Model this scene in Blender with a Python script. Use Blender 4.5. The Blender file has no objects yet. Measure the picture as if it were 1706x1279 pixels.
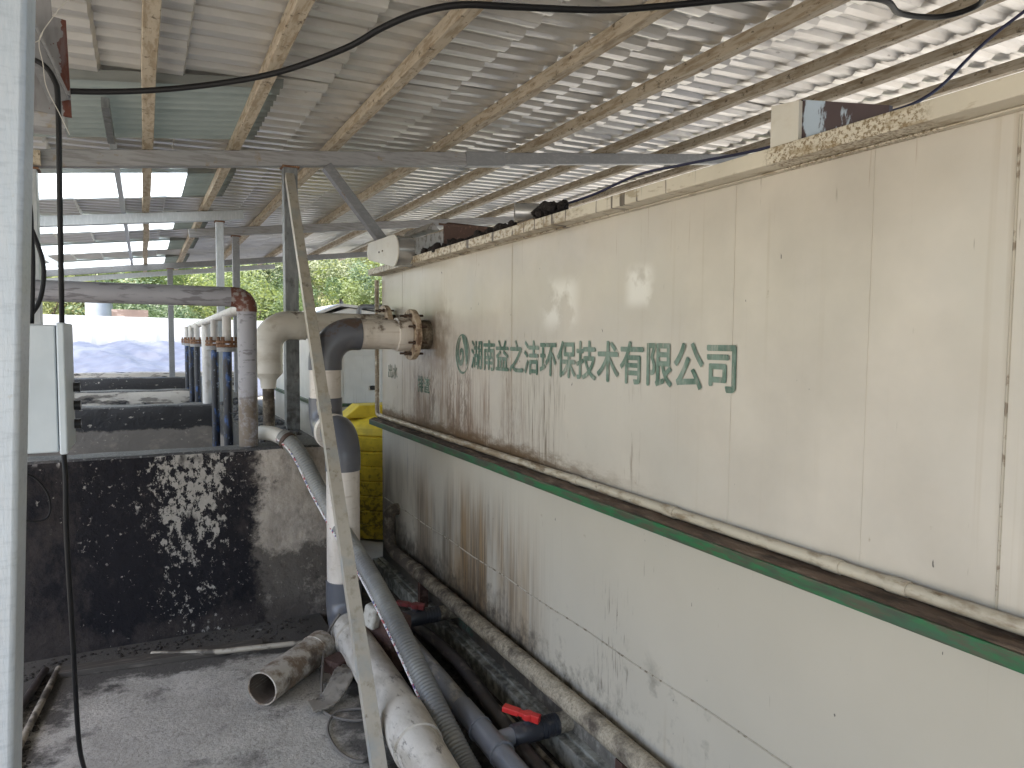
import bpy, bmesh, math, random
from mathutils import Vector, Matrix, Quaternion, noise
random.seed(7)
PI = math.pi
S = bpy.context.scene
COL = S.collection

# ------------------------------------------------------------------ camera
cd = bpy.data.cameras.new('camera'); cam = bpy.data.objects.new('camera', cd); COL.objects.link(cam)
cd.sensor_width = 36; cd.lens = 36 * 1182 / 1706; cd.clip_start = .02; cd.clip_end = 500
dx = Vector((0.888, -0.46, 0.008)); dxx = Vector((0.021, 0.058, 0.998))
R = Matrix(((0.888, 0.021, -0.459), (-0.46, 0.058, -0.886), (0.008, 0.998, 0.061)))
q = R.to_quaternion(); q.normalize()
cam.matrix_world = Matrix.Translation((0, 0, 1.6)) @ q.to_matrix().to_4x4()
S.camera = cam

# ------------------------------------------------------------------ sky, sun, exposure
SUN_EL, SUN_AZ = math.radians(62), math.radians(252)      # azimuth clockwise from +Y
w = bpy.data.worlds.new('World'); S.world = w; w.use_nodes = True
nt = w.node_tree; bg = nt.nodes['Background']; sk = nt.nodes.new('ShaderNodeTexSky')
sk.sky_type = 'NISHITA'; sk.sun_disc = False; sk.sun_elevation = SUN_EL; sk.sun_rotation = SUN_AZ
sk.air_density = 1.0; sk.dust_density = 2.5
nt.links.new(sk.outputs[0], bg.inputs[0]); bg.inputs[1].default_value = .13
sd = bpy.data.lights.new('sun', 'SUN'); sd.energy = 3.0; sd.angle = math.radians(.5); sd.color = (1, .96, .9)
sun = bpy.data.objects.new('sun', sd); COL.objects.link(sun)
tosun = Vector((math.sin(SUN_AZ) * math.cos(SUN_EL), math.cos(SUN_AZ) * math.cos(SUN_EL), math.sin(SUN_EL)))
sun.rotation_euler = tosun.to_track_quat('Z', 'Y').to_euler(); sun.location = tosun * 60
S.view_settings.view_transform = 'Standard'; S.view_settings.look = 'None'; S.view_settings.gamma = 1
S.view_settings.exposure = 2.15
S.cycles.max_bounces = 10; S.cycles.diffuse_bounces = 6; S.cycles.glossy_bounces = 4; S.cycles.transmission_bounces = 6
S.cycles.sample_clamp_indirect = 8; S.cycles.use_denoising = True
S.cycles.caustics_reflective = False; S.cycles.caustics_refractive = False

# ------------------------------------------------------------------ materials
def L(c, s=(4, 4, 4), lo=.5, hi=.6, o=1.0, b=(), d=6, r=None, off=0, m=(), rg=.6, mod=None):
    """one dirt layer: colour c where noise(scale s) + biases b lies above lo..hi; m are plain 0..1 masks"""
    return dict(c=c, s=s, lo=lo, hi=hi, o=o, b=b, d=d, r=r, off=off, m=m, rg=rg, mod=mod)

def M(name, base, rough=.6, metal=0, layers=(), bump=None, spec=.5, obj=False):
    m = bpy.data.materials.new(name); m.use_nodes = True
    t = m.node_tree; N = t.nodes; K = t.links.new
    p = N['Principled BSDF']
    p.inputs['Roughness'].default_value = rough; p.inputs['Metallic'].default_value = metal
    p.inputs['Specular IOR Level'].default_value = spec
    if obj:
        pos = N.new('ShaderNodeTexCoord').outputs['Object']
    else:
        pos = N.new('ShaderNodeNewGeometry').outputs['Position']
    sep = N.new('ShaderNodeSeparateXYZ'); K(pos, sep.inputs[0])
    def noise_at(s, d, off, rg=.6):
        v = N.new('ShaderNodeVectorMath'); v.operation = 'MULTIPLY_ADD'
        K(pos, v.inputs[0]); v.inputs[1].default_value = s; v.inputs[2].default_value = (off * 1.7, off * 3.1, off * 5.3)
        n = N.new('ShaderNodeTexNoise'); n.inputs['Scale'].default_value = 1; n.inputs['Detail'].default_value = d
        n.inputs['Roughness'].default_value = rg
        K(v.outputs[0], n.inputs['Vector']); return n.outputs['Fac']
    def ramp(axis, a, b_):
        r = N.new('ShaderNodeMapRange'); r.interpolation_type = 'SMOOTHSTEP'
        K(sep.outputs['XYZ'.index(axis)], r.inputs['Value'])
        r.inputs['From Min'].default_value = a; r.inputs['From Max'].default_value = b_
        if a > b_:
            r.inputs['From Min'].default_value = b_; r.inputs['From Max'].default_value = a
            r.inputs['To Min'].default_value = 1; r.inputs['To Max'].default_value = 0
        return r.outputs[0]
    def math_(op, a, b_):
        n = N.new('ShaderNodeMath'); n.operation = op
        for i, x in enumerate((a, b_)):
            if isinstance(x, (int, float)): n.inputs[i].default_value = x
            else: K(x, n.inputs[i])
        return n.outputs[0]
    col = N.new('ShaderNodeRGB').outputs[0]; col.default_value = (*base, 1)
    rv = None
    # gentle variation of the base
    var = noise_at((3, 3, 3), 5, 11)
    hs = N.new('ShaderNodeHueSaturation'); K(col, hs.inputs['Color'])
    mr = N.new('ShaderNodeMapRange'); K(var, mr.inputs[0]); mr.inputs[1].default_value = .25; mr.inputs[2].default_value = .75
    mr.inputs[3].default_value = .86; mr.inputs[4].default_value = 1.12; K(mr.outputs[0], hs.inputs['Value'])
    col = hs.outputs[0]
    for i, l in enumerate(layers):
        f = noise_at(l['s'], l['d'], l['off'] + i * 2.37, l['rg'])
        for (ax, a, b_, amp) in l['b']:
            f = math_('ADD', f, math_('MULTIPLY', ramp(ax, a, b_), amp))
        r = N.new('ShaderNodeMapRange'); K(f, r.inputs[0]); r.inputs[1].default_value = l['lo']; r.inputs[2].default_value = l['hi']
        f = math_('MULTIPLY', r.outputs[0], l['o'])
        for (ax, a, b_) in l['m']: f = math_('MULTIPLY', f, ramp(ax, a, b_))
        if l['mod']:
            ms, ml, mh = l['mod']; rr = N.new('ShaderNodeMapRange'); K(noise_at(ms, 3, 21 + i * 1.9), rr.inputs[0])
            rr.inputs[1].default_value = ml; rr.inputs[2].default_value = mh; f = math_('MULTIPLY', f, rr.outputs[0])
        mx = N.new('ShaderNodeMix'); mx.data_type = 'RGBA'
        K(f, mx.inputs[0]); K(col, mx.inputs[6]); mx.inputs[7].default_value = (*l['c'], 1); col = mx.outputs[2]
        if l['r'] is not None:
            mm = N.new('ShaderNodeMix'); K(f, mm.inputs[0])
            if rv is None: mm.inputs[2].default_value = rough
            else: K(rv, mm.inputs[2])
            mm.inputs[3].default_value = l['r']; rv = mm.outputs[0]
    K(col, p.inputs['Base Color'])
    if rv is not None: K(rv, p.inputs['Roughness'])
    if bump:
        s, dist, d = bump
        bn = N.new('ShaderNodeBump'); bn.inputs['Strength'].default_value = 1; bn.inputs['Distance'].default_value = dist
        K(noise_at(s, d, 3.3), bn.inputs['Height']); K(bn.outputs[0], p.inputs['Normal'])
    return m

BLK = (.012, .011, .012); BRN = (.055, .038, .024); RUST = (.11, .035, .014); MOSS = (.07, .055, .022)

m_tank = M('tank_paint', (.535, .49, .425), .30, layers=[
    L((.53, .50, .445), (1.2, 1.2, 1.2), .45, .62, .7),
    L((.49, .45, .375), (1, 1, 1), .1, .2, .8, m=[('Z', 1.012, 1.0)]),
    # faint long runs all over
    L((.36, .29, .20), (1, 34, .45), .60, .72, .42, d=4, mod=((1, 1.3, .9), .44, .6)),
    # upper wall, below the flange and lettering: fine brown runs
    L((.20, .125, .08), (1, 85, 3.2), .54, .74, .85, b=[('Y', 2.3, 3.6, .10), ('Z', 1.60, 1.06, .12)], m=[('Y', 2.3, 3.2), ('Y', 4.6, 4.2), ('Z', 1.75, 1.35), ('Z', 1.02, 1.06)], d=7, rg=.68, mod=((1, 3.5, 1.2), .36, .5)),
    L((.13, .085, .055), (1, 80, 26), .56, .68, .75, b=[('Y', 2.6, 3.9, .10), ('Z', 1.55, 1.06, .07)], m=[('Y', 2.6, 3.3), ('Y', 4.4, 4.0), ('Z', 1.65, 1.3), ('Z', 1.02, 1.06)], d=5, mod=((1, 4, 1.5), .40, .52)),
    # brown bloom beside the flange
    L((.20, .14, .09), (9, 9, 9), .55, .75, .7, b=[('Y', 3.55, 3.85, .25)], m=[('Y', 3.4, 3.8), ('Y', 4.25, 4.0), ('Z', 1.3, 1.5), ('Z', 1.95, 1.7)], d=8),
    # narrow strong streak below the middle of the lettering
    L((.14, .105, .07), (1, 70, 5), .50, .68, .8, m=[('Y', 2.42, 2.52), ('Y', 2.80, 2.68), ('Z', 1.72, 1.4), ('Z', 1.02, 1.06)], d=7),
    L((.20, .15, .10), (1, 60, 7), .56, .70, .6, m=[('Y', 1.92, 1.96), ('Y', 2.06, 2.0), ('Z', 1.7, 1.3), ('Z', 1.02, 1.06)], d=7),
    # grime sitting on the ledge
    L((.11, .065, .03), (11, 11, 30), .60, .82, .95, b=[('Z', 1.17, 1.045, .36), ('Y', 1.6, 3.2, .08)], m=[('Z', 1.02, 1.035), ('Y', 1.6, 2.8), ('Z', 1.20, 1.08)], d=9, rg=.72),
    # lower wall: ochre and grey runs in the far half
    L((.33, .20, .08), (1, 20, .7), .40, .62, .9, b=[('Z', .85, .4, .10)], m=[('Y', 2.5, 3.0), ('Y', 4.3, 3.9), ('Z', .93, .62)], d=5, mod=((1, 2.2, .4), .40, .54)),
    L((.12, .09, .065), (1, 85, 2.2), .50, .74, .88, b=[('Y', 1.9, 3.9, .16), ('Z', .85, .15, .10)], m=[('Y', 2.3, 3.2), ('Z', .96, .6)], d=7, rg=.68, mod=((1, 3.2, .8), .38, .55)),
    L((.16, .16, .17), (1, 60, 3), .56, .70, .8, m=[('Y', 3.9, 4.3), ('Z', 1.0, .9), ('Z', .4, .6)], d=6),
    L((.14, .115, .09), (1, 80, 9), .56, .68, .7, m=[('Y', 1.96, 2.0), ('Y', 2.22, 2.16), ('Z', .78, .6)], d=6),
    L((.06, .05, .04), (18, 18, 14), .52, .74, .92, b=[('Z', .36, .05, .22), ('Y', 2.0, 4.2, .14)], m=[('Z', .42, .26), ('Y', 1.2, 2.6)], d=9, rg=.72),
    L((.06, .05, .04), (10, 10, 10), .60, .85, .85, b=[('Y', 4.2, 4.9, .30)], m=[('Z', .62, .4)], d=8),
    # two pale patches above the lettering: reflected light painted into the colour
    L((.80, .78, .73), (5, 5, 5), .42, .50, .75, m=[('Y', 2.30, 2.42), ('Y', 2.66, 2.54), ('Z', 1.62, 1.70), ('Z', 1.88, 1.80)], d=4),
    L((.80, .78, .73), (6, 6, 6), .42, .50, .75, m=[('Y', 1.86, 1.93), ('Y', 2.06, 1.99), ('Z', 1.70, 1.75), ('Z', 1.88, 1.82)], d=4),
    L((.26, .19, .10), (10, 14, 10), .66, .71, .7, m=[('Z', 1.03, 1.07), ('Z', 1.30, 1.12), ('Y', .6, .7), ('Y', 2.2, 1.9)], d=8, rg=.7),
    L((.23, .13, .06), (1, 55, 1.6), .66, .72, .6, m=[('Z', 1.78, 2.0)], d=5),
    # small dark nicks and scrapes
    L((.05, .045, .04), (7, 34, 14), .728, .745, .9, d=3), L((.20, .165, .12), (5, 70, 5), .72, .75, .6, d=3, off=4),
    L((.33, .28, .2), (9, 9, 9), .70, .74, .6, d=7),
    ], bump=((1.3, 1.3, 1.0), .035, 3))
m_weld = M('weld_bead', (.42, .38, .31), .5, layers=[L((.14, .10, .06), (20, 30, 30), .54, .62, .8, d=6)])
m_rim = M('rim_paint', (.60, .55, .45), .4, layers=[
    L((.17, .115, .05), (110, 130, 130), .47, .58, .9, m=[('Y', .90, .95), ('Y', 1.36, 1.32)], d=8),
    L((.22, .15, .07), (30, 40, 60), .46, .6, .9, m=[('Y', 2.1, 2.5)], d=8),
    L((.06, .04, .03), (5, 26, 2), .60, .64, .9, m=[('Y', 1.5, 1.7)], d=3),
    L((.25, .18, .09), (20, 8, 30), .56, .64, .6, d=6)])
m_ledge = M('green_paint', (.012, .135, .045), .45, layers=[
    L((.03, .10, .06), (8, 6, 30), .45, .6, .6),
    L((.075, .062, .042), (24, 9, 60), .47, .58, .88, d=9, rg=.74), L((.10, .075, .055), (30, 6, 30), .50, .62, .9, m=[('Z', 1.022, 1.034)], d=8),
    L((.04, .045, .035), (18, 8, 40), .50, .70, .85, b=[('Y', 2.2, 4.2, .16)], d=8),
    L((.28, .25, .18), (30, 14, 80), .70, .74, .7, d=6)])
m_ledgetop = M('ledge_grime', (.12, .08, .055), .9, layers=[
    L((.22, .165, .12), (40, 9, 40), .5, .62, .8, d=8), L((.03, .02, .015), (30, 8, 30), .48, .66, .9, b=[('Y', 2.0, 3.6, .12)], d=8)], bump=((60, 25, 60), .006, 6))
m_letter = M('stencil_green', (.055, .12, .085), .5, layers=[
    L((.22, .30, .25), (9, 12, 12), .44, .66, .75, b=[('Y', 3.2, 2.2, .10)], d=6),
    L((.48, .45, .39), (14, 46, 10), .52, .70, .7, d=8, rg=.68), L((.19, .17, .15), (20, 60, 9), .56, .66, .55, d=7)])
m_letter2 = M('stencil_faded', (.10, .15, .11), .5, layers=[L((.45, .42, .35), (14, 70, 12), .46, .58, .85, d=6)])
m_plinth = M('plinth', (.40, .39, .33), .8, layers=[
    L((.09, .085, .07), (22, 22, 22), .44, .66, .85, b=[('Y', 1.8, 3.8, .12)], d=8)], bump=((40, 40, 40), .005, 6))

def pipe_mat(name, base, **k): return M(name, base, k.get('rough', .42), layers=k.get('layers', ()), bump=k.get('bump'))
m_pvc = M('white_pvc', (.66, .61, .55), .35, layers=[
    L((.30, .22, .14), (5, 30, 60), .56, .74, .5, d=6), L((.09, .055, .03), (14, 14, 14), .60, .70, .85, b=[('Z', 1.60, 1.74, .16)], m=[('Z', 1.5, 1.62)], d=8),
    L((.40, .34, .27), (6, 6, 1.5), .52, .7, .5)])
m_pvc2 = M('old_white_pvc', (.64, .61, .55), .42, layers=[
    L((.34, .28, .20), (4, 4, 9), .50, .68, .55), L((.10, .06, .03), (12, 12, 12), .57, .68, .9, b=[('X', .95, 1.4, .12)], m=[('Z', 1.62, 1.74)], d=8)])
m_floorpipe = M('floor_pipe_pvc', (.60, .56, .50), .5, layers=[
    L((.33, .29, .23), (12, 5, 14), .46, .62, .7, d=8), L((.10, .085, .07), (26, 9, 26), .56, .64, .75, d=9, rg=.72),
    L((.13, .11, .09), (4, 3, 4), .57, .72, .6)], bump=((60, 60, 60), .0015, 4))
m_gpvc = M('grey_pvc', (.105, .11, .128), .28, layers=[L((.20, .19, .19), (8, 8, 8), .55, .75, .4), L((.09, .05, .03), (16, 16, 16), .60, .68, .8, b=[('Z', 1.58, 1.72, .14)], m=[('Z', 1.55, 1.66)], d=8),
                                                       L((.24, .22, .19), (9, 9, 9), .50, .68, .7, m=[('Z', .3, .1)])])
m_dirtygrey = M('dirty_grey_pvc', (.20, .20, .20), .5, layers=[
    L((.42, .38, .31), (22, 8, 22), .50, .60, .75, d=9), L((.07, .06, .05), (14, 6, 14), .55, .66, .8, d=8)], bump=((50, 50, 50), .0015, 4))
m_sleeve = M('grey_sleeve', (.19, .195, .21), .36, layers=[L((.36, .34, .31), (20, 8, 20), .56, .68, .5, d=8)])
m_darkpipe = M('dark_pipe', (.045, .038, .036), .5, layers=[L((.16, .13, .11), (20, 8, 20), .56, .66, .7, d=8)])
m_mossypipe = M('grimy_pipe', (.43, .37, .28), .75, layers=[
    L((.20, .165, .115), (90, 90, 90), .46, .60, .8, b=[('Y', 1.8, 3.8, .10)], d=8, rg=.8), L((.08, .06, .04), (30, 30, 30), .56, .70, .8, b=[('Y', 1.8, 3.8, .12)], d=9, rg=.78), L((.045, .032, .024), (9, 9, 9), .50, .68, .9, b=[('Y', 3.0, 4.4, .14)], d=6)], bump=((90, 90, 90), .004, 5))
m_conduit = M('cream_conduit', (.50, .45, .36), .4, layers=[
    L((.12, .08, .045), (16, 5, 16), .58, .63, .9, d=7), L((.20, .14, .08), (30, 12, 30), .50, .66, .8, b=[('Y', 1.8, 3.6, .14)], d=8)])
m_valve = M('valve_body', (.04, .042, .05), .38, layers=[L((.13, .115, .10), (20, 20, 20), .52, .68, .7, d=8)])
m_red = M('red_plastic', (.62, .035, .03), .35, layers=[L((.20, .02, .02), (30, 30, 30), .60, .72, .7)])
m_dred = M('dusty_red_plastic', (.19, .03, .028), .5, layers=[L((.05, .02, .02), (25, 25, 25), .5, .66, .8)])
m_rustbolt = M('rusty_bolt', (.09, .06, .045), .7, metal=.3)
m_flange = M('grimy_flange', (.46, .36, .26), .5, layers=[L((.12, .065, .035), (22, 22, 22), .47, .62, .9, d=8)])

m_steelgrey = M('grey_steel', (.23, .235, .245), .5, metal=.25, layers=[
    L((.33, .33, .33), (30, 5, 60), .50, .66, .5, d=7), L((.20, .12, .06), (14, 14, 14), .66, .72, .8, d=7)])
m_steellight = M('pale_galvanised', (.44, .47, .49), .42, metal=.15, layers=[
    L((.56, .58, .60), (60, 60, 14), .48, .62, .5, d=6), L((.24, .20, .15), (12, 12, 12), .68, .73, .7, d=7)])
m_steeldark = M('dark_galvanised', (.17, .18, .185), .45, metal=.4, layers=[
    L((.27, .28, .28), (40, 40, 8), .48, .62, .6, d=7), L((.06, .055, .05), (14, 14, 14), .54, .7, .8, b=[('Z', 1.5, 1.0, .12)], d=7)])
m_nearpost = M('near_galvanised', (.50, .555, .61), .4, metal=.1, layers=[
    L((.54, .58, .62), (160, 160, 25), .45, .62, .6, d=7), L((.36, .41, .46), (40, 40, 160), .50, .66, .5, d=6),
    L((.36, .29, .19), (30, 30, 20), .70, .76, .5, b=[('Z', 1.25, 1.18, .06)], d=7)], bump=((300, 300, 60), .0006, 4))
m_brace = M('cream_square_tube', (.47, .43, .36), .45, metal=.1, layers=[
    L((.30, .26, .19), (30, 30, 8), .50, .66, .6, d=7), L((.12, .08, .05), (20, 20, 20), .62, .70, .8, d=8), L((.34, .37, .38), (6, 6, 6), .52, .66, .6)])
m_batten = M('batten', (.52, .45, .345), .75, layers=[
    L((.30, .225, .14), (40, 7, 40), .46, .60, .75, d=8), L((.085, .06, .035), (30, 22, 30), .57, .64, .85, d=8, rg=.7),
    L((.55, .47, .36), (30, 4, 30), .60, .68, .6, d=6)], bump=((90, 8, 90), .002, 5))
m_beam = M('beam_steel', (.33, .33, .335), .55, metal=.1, layers=[
    L((.19, .18, .175), (6, 30, 60), .46, .62, .6, d=7), L((.27, .21, .13), (10, 10, 10), .62, .70, .8, d=7)])
m_rustplate = M('rust_edged_plate', (.23, .23, .235), .6, metal=.1, layers=[
    L((.10, .028, .016), (30, 30, 22), .66, .675, 1, b=[('X', -.222, -.188, .36)], d=3), L((.16, .15, .16), (30, 30, 8), .5, .62, .5)])
m_railpipe = M('painted_rail_pipe', (.31, .31, .34), .5, layers=[
    L((.15, .145, .16), (7, 30, 40), .55, .61, .85, d=8), L((.14, .105, .07), (12, 12, 10), .48, .62, .9, b=[('Z', 1.35, 1.0, .14)], m=[('Z', 1.4, 1.2)], d=9, rg=.7)])
m_rustelbow = M('rusty_elbow', (.30, .27, .26), .7, layers=[L((.12, .035, .02), (30, 30, 30), .40, .52, .95, d=8), L((.42, .38, .36), (24, 24, 24), .62, .66, .8)])
m_whitepipe = M('white_header', (.56, .54, .52), .45, layers=[L((.30, .27, .22), (14, 8, 14), .54, .68, .6, d=7)])
m_blue = M('blue_pipe', (.03, .085, .25), .45, layers=[L((.016, .017, .022), (20, 20, 9), .45, .54, .97, d=9, b=[('Z', 1.55, 1.30, .10)]), L((.25, .30, .38), (40, 40, 40), .63, .67, .7, d=6)])
m_rustflange = M('rusty_flange', (.15, .07, .035), .75, layers=[L((.32, .20, .12), (50, 50, 50), .52, .62, .8)])

m_concwall = M('stained_plaster', (.46, .41, .355), .85, layers=[
    L((.33, .29, .245), (5, 5, 5), .45, .62, .7, d=8),
    L((.20, .17, .145), (22, 22, 2.5), .52, .72, .5, d=7),
    # grey-brown damp lower part of the bare right end, dark mottling at its left
    L((.085, .075, .066), (7, 7, 7), .60, .74, .90, b=[('Z', .50, .36, .26), ('X', .62, .46, .26)], d=9, rg=.72),
    L((.030, .027, .026), (13, 13, 13), .66, .78, .85, b=[('Z', .46, .1, .12), ('X', .62, .48, .18)], d=9, rg=.74),
    # the big black tar stain
    L((.011, .0105, .014), (3.4, 3.4, 3.4), .66, .76, .985, b=[('X', .70, .34, .44), ('Z', .42, .2, .06)], d=10, rg=.76, r=.8),
    L((.075, .062, .056), (8, 8, 5), .56, .78, .6, b=[('X', -.20, -.40, .14), ('Z', .18, .02, .18), ('X', .28, .50, .10)], d=10, rg=.78),
    # flaked patch right of centre, thinning out downwards
    L((.37, .345, .31), (30, 30, 20), .725, .75, .95, b=[('Z', .26, .72, .10), ('X', .28, .56, -.24), ('X', -.12, .16, .155)], d=10, rg=.74, mod=((7, 7, 4), .36, .44)),
    L((.34, .31, .285), (46, 46, 40), .625, .65, .85, b=[('X', .42, .2, .0), ('Z', .2, .9, .02)], m=[('X', -.34, -.28)], d=8, rg=.66, mod=((7, 7, 7), .45, .56)),
    L((.46, .43, .40), (30, 30, 14), .57, .62, .9, m=[('Z', .945, .975)], d=8, mod=((6, 6, 6), .45, .55))],
    bump=((16, 16, 16), .014, 10), spec=.2)
m_concdark = M('sludge_stained_concrete', (.20, .175, .15), .8, layers=[
    L((.016, .015, .017), (4, 4, 5), .62, .72, .97, b=[('Z', .74, .82, .34)], d=9, rg=.7, r=.6),
    L((.36, .31, .25), (5, 5, 7), .54, .70, .75, m=[('Z', .80, .70)], d=8), L((.40, .36, .31), (22, 22, 30), .64, .68, .9, d=8)], bump=((22, 22, 22), .01, 8))
m_concmid = M('flaked_concrete', (.19, .17, .15), .8, layers=[
    L((.018, .017, .02), (3, 3, 9), .49, .58, .95, d=9), L((.50, .46, .41), (5, 5, 24), .50, .58, .95, b=[('Z', .86, .97, .10), ('X', -.6, .2, .04)], d=9)], bump=((22, 22, 22), .01, 8))
m_walltop = M('sludge_crust', (.05, .05, .052), .55, layers=[
    L((.20, .20, .20), (60, 60, 60), .56, .64, .8, d=6), L((.13, .11, .10), (8, 8, 8), .52, .66, .6)], bump=((60, 60, 60), .012, 6))
m_floor = M('yard_concrete', (.50, .47, .42), .85, layers=[
    L((.19, .18, .16), (70, 70, 70), .50, .62, .75, d=6, rg=.75), L((.22, .205, .185), (14, 14, 14), .50, .66, .6, d=9, rg=.75), L((.17, .16, .145), (2.5, 2.5, 2.5), .50, .70, .6, d=9, rg=.72),
    L((.38, .355, .315), (7, 7, 7), .46, .62, .7, d=9, rg=.68), L((.58, .55, .50), (3, 3, 3), .52, .66, .6, d=8),
    L((.06, .055, .05), (6, 6, 6), .60, .74, .92, b=[('Y', 3.50, 3.85, .34), ('X', -.18, -.42, .22)], d=9, rg=.74),
    L((.06, .055, .05), (5, 5, 5), .58, .72, .9, b=[('X', .55, .85, .24)], d=9, rg=.68),
    L((.10, .095, .09), (30, 30, 30), .64, .70, .6, d=6)], bump=((55, 55, 55), .006, 9))
m_gutter = M('gutter_silt', (.035, .03, .026), .8, layers=[L((.09, .075, .06), (16, 16, 16), .52, .64, .8, d=9)], bump=((30, 30, 30), .02, 8))
m_ground = M('outer_ground', (.40, .37, .32), .9, layers=[L((.28, .25, .2), (.6, .6, .6), .48, .6, .8, d=8)], bump=((6, 6, 6), .03, 6))
m_sludge = M('basin_sludge', (.03, .027, .024), .25, layers=[L((.08, .07, .05), (2, 2, 2), .5, .6, .7)], bump=((5, 5, 5), .02, 5))

m_tile = M('tile_sheet_underside', (.72, .70, .655), .31, metal=.42, layers=[
    L((.54, .51, .46), (2, 5, 2), .46, .64, .6, d=6), L((.66, .65, .63), (1.2, 2.2, 1.2), .5, .66, .6, d=4), L((.15, .125, .10), (9, 30, 9), .66, .74, .6, d=6)],
    bump=((2.5, 9, 2.5), .008, 3))
def frp(name, col, trans, rough):
    m = M(name, col, rough, layers=[L(tuple(c * .6 for c in col), (2, 8, 2), .46, .66, .6, d=6)])
    t = m.node_tree; p = t.nodes['Principled BSDF']; out = t.nodes['Material Output']
    tr = t.nodes.new('ShaderNodeBsdfTranslucent'); tr.inputs[0].default_value = (*trans[:3], 1)
    mx = t.nodes.new('ShaderNodeMixShader'); mx.inputs[0].default_value = trans[3]
    t.links.new(p.outputs[0], mx.inputs[1]); t.links.new(tr.outputs[0], mx.inputs[2]); t.links.new(mx.outputs[0], out.inputs[0])
    return m
m_frpclear = frp('clear_fibreglass', (.75, .80, .80), (.88, .95, .96, .75), .3)
m_frpgreen = frp('shaded_green_fibreglass', (.25, .265, .25), (.40, .50, .44, .03), .16)  # shade from above put into the dim colour and low transmission
m_black = M('black_rubber', (.010, .010, .011), .55, spec=.25)
m_bluecable = M('blue_cable', (.02, .022, .07), .45)
m_string = M('white_string', (.55, .53, .48), .8)
m_box = M('cabinet_paint', (.50, .56, .60), .4, layers=[L((.58, .63, .66), (12, 12, 8), .5, .66, .5)])
m_knob = M('latch_black', (.018, .018, .02), .3); m_chrome = M('latch_chrome', (.5, .5, .52), .2, metal=.9)
m_guard = M('guard_paint', (.60, .575, .51), .35, layers=[L((.46, .40, .30), (6, 6, 12), .55, .68, .5)])
m_guardside = M('guard_metal', (.50, .50, .49), .25, metal=.7)
m_lump = M('black_sludge_lump', (.018, .013, .012), .85, bump=((50, 50, 50), .03, 6))
m_troughin = M('trough_metal', (.38, .36, .34), .45, metal=.3, layers=[L((.10, .07, .05), (20, 20, 20), .5, .62, .8, d=8)])
m_rustdark = M('dark_rust', (.07, .035, .025), .8, layers=[L((.20, .12, .09), (25, 25, 25), .54, .64, .7, d=8)])
m_bluerust = M('bluish_flaked_plate', (.38, .46, .55), .5, layers=[L((.045, .02, .02), (14, 26, 10), .47, .52, .96, b=[('Y', 1.20, 1.05, .16)], d=8)])
m_hose = M('ribbed_hose', (.24, .238, .22), .40, layers=[L((.34, .345, .33), (5, 5, 5), .48, .64, .6), L((.12, .12, .125), (3, 3, 3), .50, .66, .6, b=[('Z', .7, .25, .14)], d=6)])
m_stripe = M('hose_stripe', (.72, .70, .69), .4, layers=[L((.40, .05, .06), (40, 40, 40), .56, .60, .9, d=2), L((.05, .06, .22), (40, 40, 40), .57, .61, .9, d=2, off=9)])
m_offcut = M('offcut_pvc', (.52, .48, .42), .5, layers=[
    L((.15, .095, .055), (11, 11, 11), .43, .57, .92, d=9, rg=.72), L((.05, .035, .025), (7, 7, 7), .55, .66, .8, d=8)], bump=((50, 50, 50), .002, 5))
m_offin = M('offcut_inside', (.14, .11, .085), .7, layers=[L((.045, .03, .022), (9, 9, 9), .45, .62, .85, d=8)])
m_sack = M('woven_sack', (.25, .225, .19), .95, layers=[L((.09, .08, .07), (20, 20, 20), .5, .64, .8, d=8)])
m_rope = M('grey_rope', (.16, .145, .13), .9)
m_brick = M('rusty_block', (.075, .04, .032), .85, layers=[L((.16, .12, .10), (20, 20, 20), .55, .66, .7)], bump=((60, 60, 60), .006, 6))
m_foam = M('pale_block', (.50, .48, .43), .9, layers=[L((.22, .19, .15), (30, 30, 30), .52, .66, .8, d=8)], bump=((60, 60, 60), .006, 6))
m_thinpipe = M('thin_grimy_pipe', (.36, .32, .26), .6, layers=[L((.06, .05, .04), (9, 9, 9), .46, .56, .92, d=8)])
m_slab = M('dark_timber', (.075, .065, .055), .85, layers=[L((.16, .14, .12), (6, 40, 40), .54, .66, .8, d=8)])
m_yellow = M('yellow_plastic', (.74, .56, .05), .4, layers=[
    L((.48, .35, .03), (9, 9, 9), .46, .66, .7, b=[('Z', .85, .2, .12)], d=8), L((.10, .075, .018), (24, 24, 24), .58, .70, .75, b=[('Z', .75, .1, .14)], m=[('Z', .84, .6)], d=9)])
m_cream2 = M('second_tank_paint', (.62, .60, .55), .4, layers=[L((.34, .31, .25), (60, 60, 2), .60, .80, .6, b=[('Z', 1.4, .2, .10)], d=6)])
m_tarp = M('tarpaulin', (.085, .092, .12), .4, layers=[L((.14, .145, .17), (.8, .8, .8), .47, .6, .8, d=6)])
m_fence = M('white_sheet_fence', (.29, .30, .31), .5)
m_brickwall = M('brick', (.24, .17, .135), .9, layers=[L((.55, .42, .35), (3, 3, 8), .5, .6, .6)])
m_wtank = M('pale_water_tank', (.36, .39, .41), .4)
m_hill = M('hill_soil', (.40, .38, .22), .95, layers=[L((.22, .26, .10), (.25, .25, .25), .42, .56, .9, d=8), L((.45, .34, .27), (.12, .12, .12), .60, .66, .8, d=6)])
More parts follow.
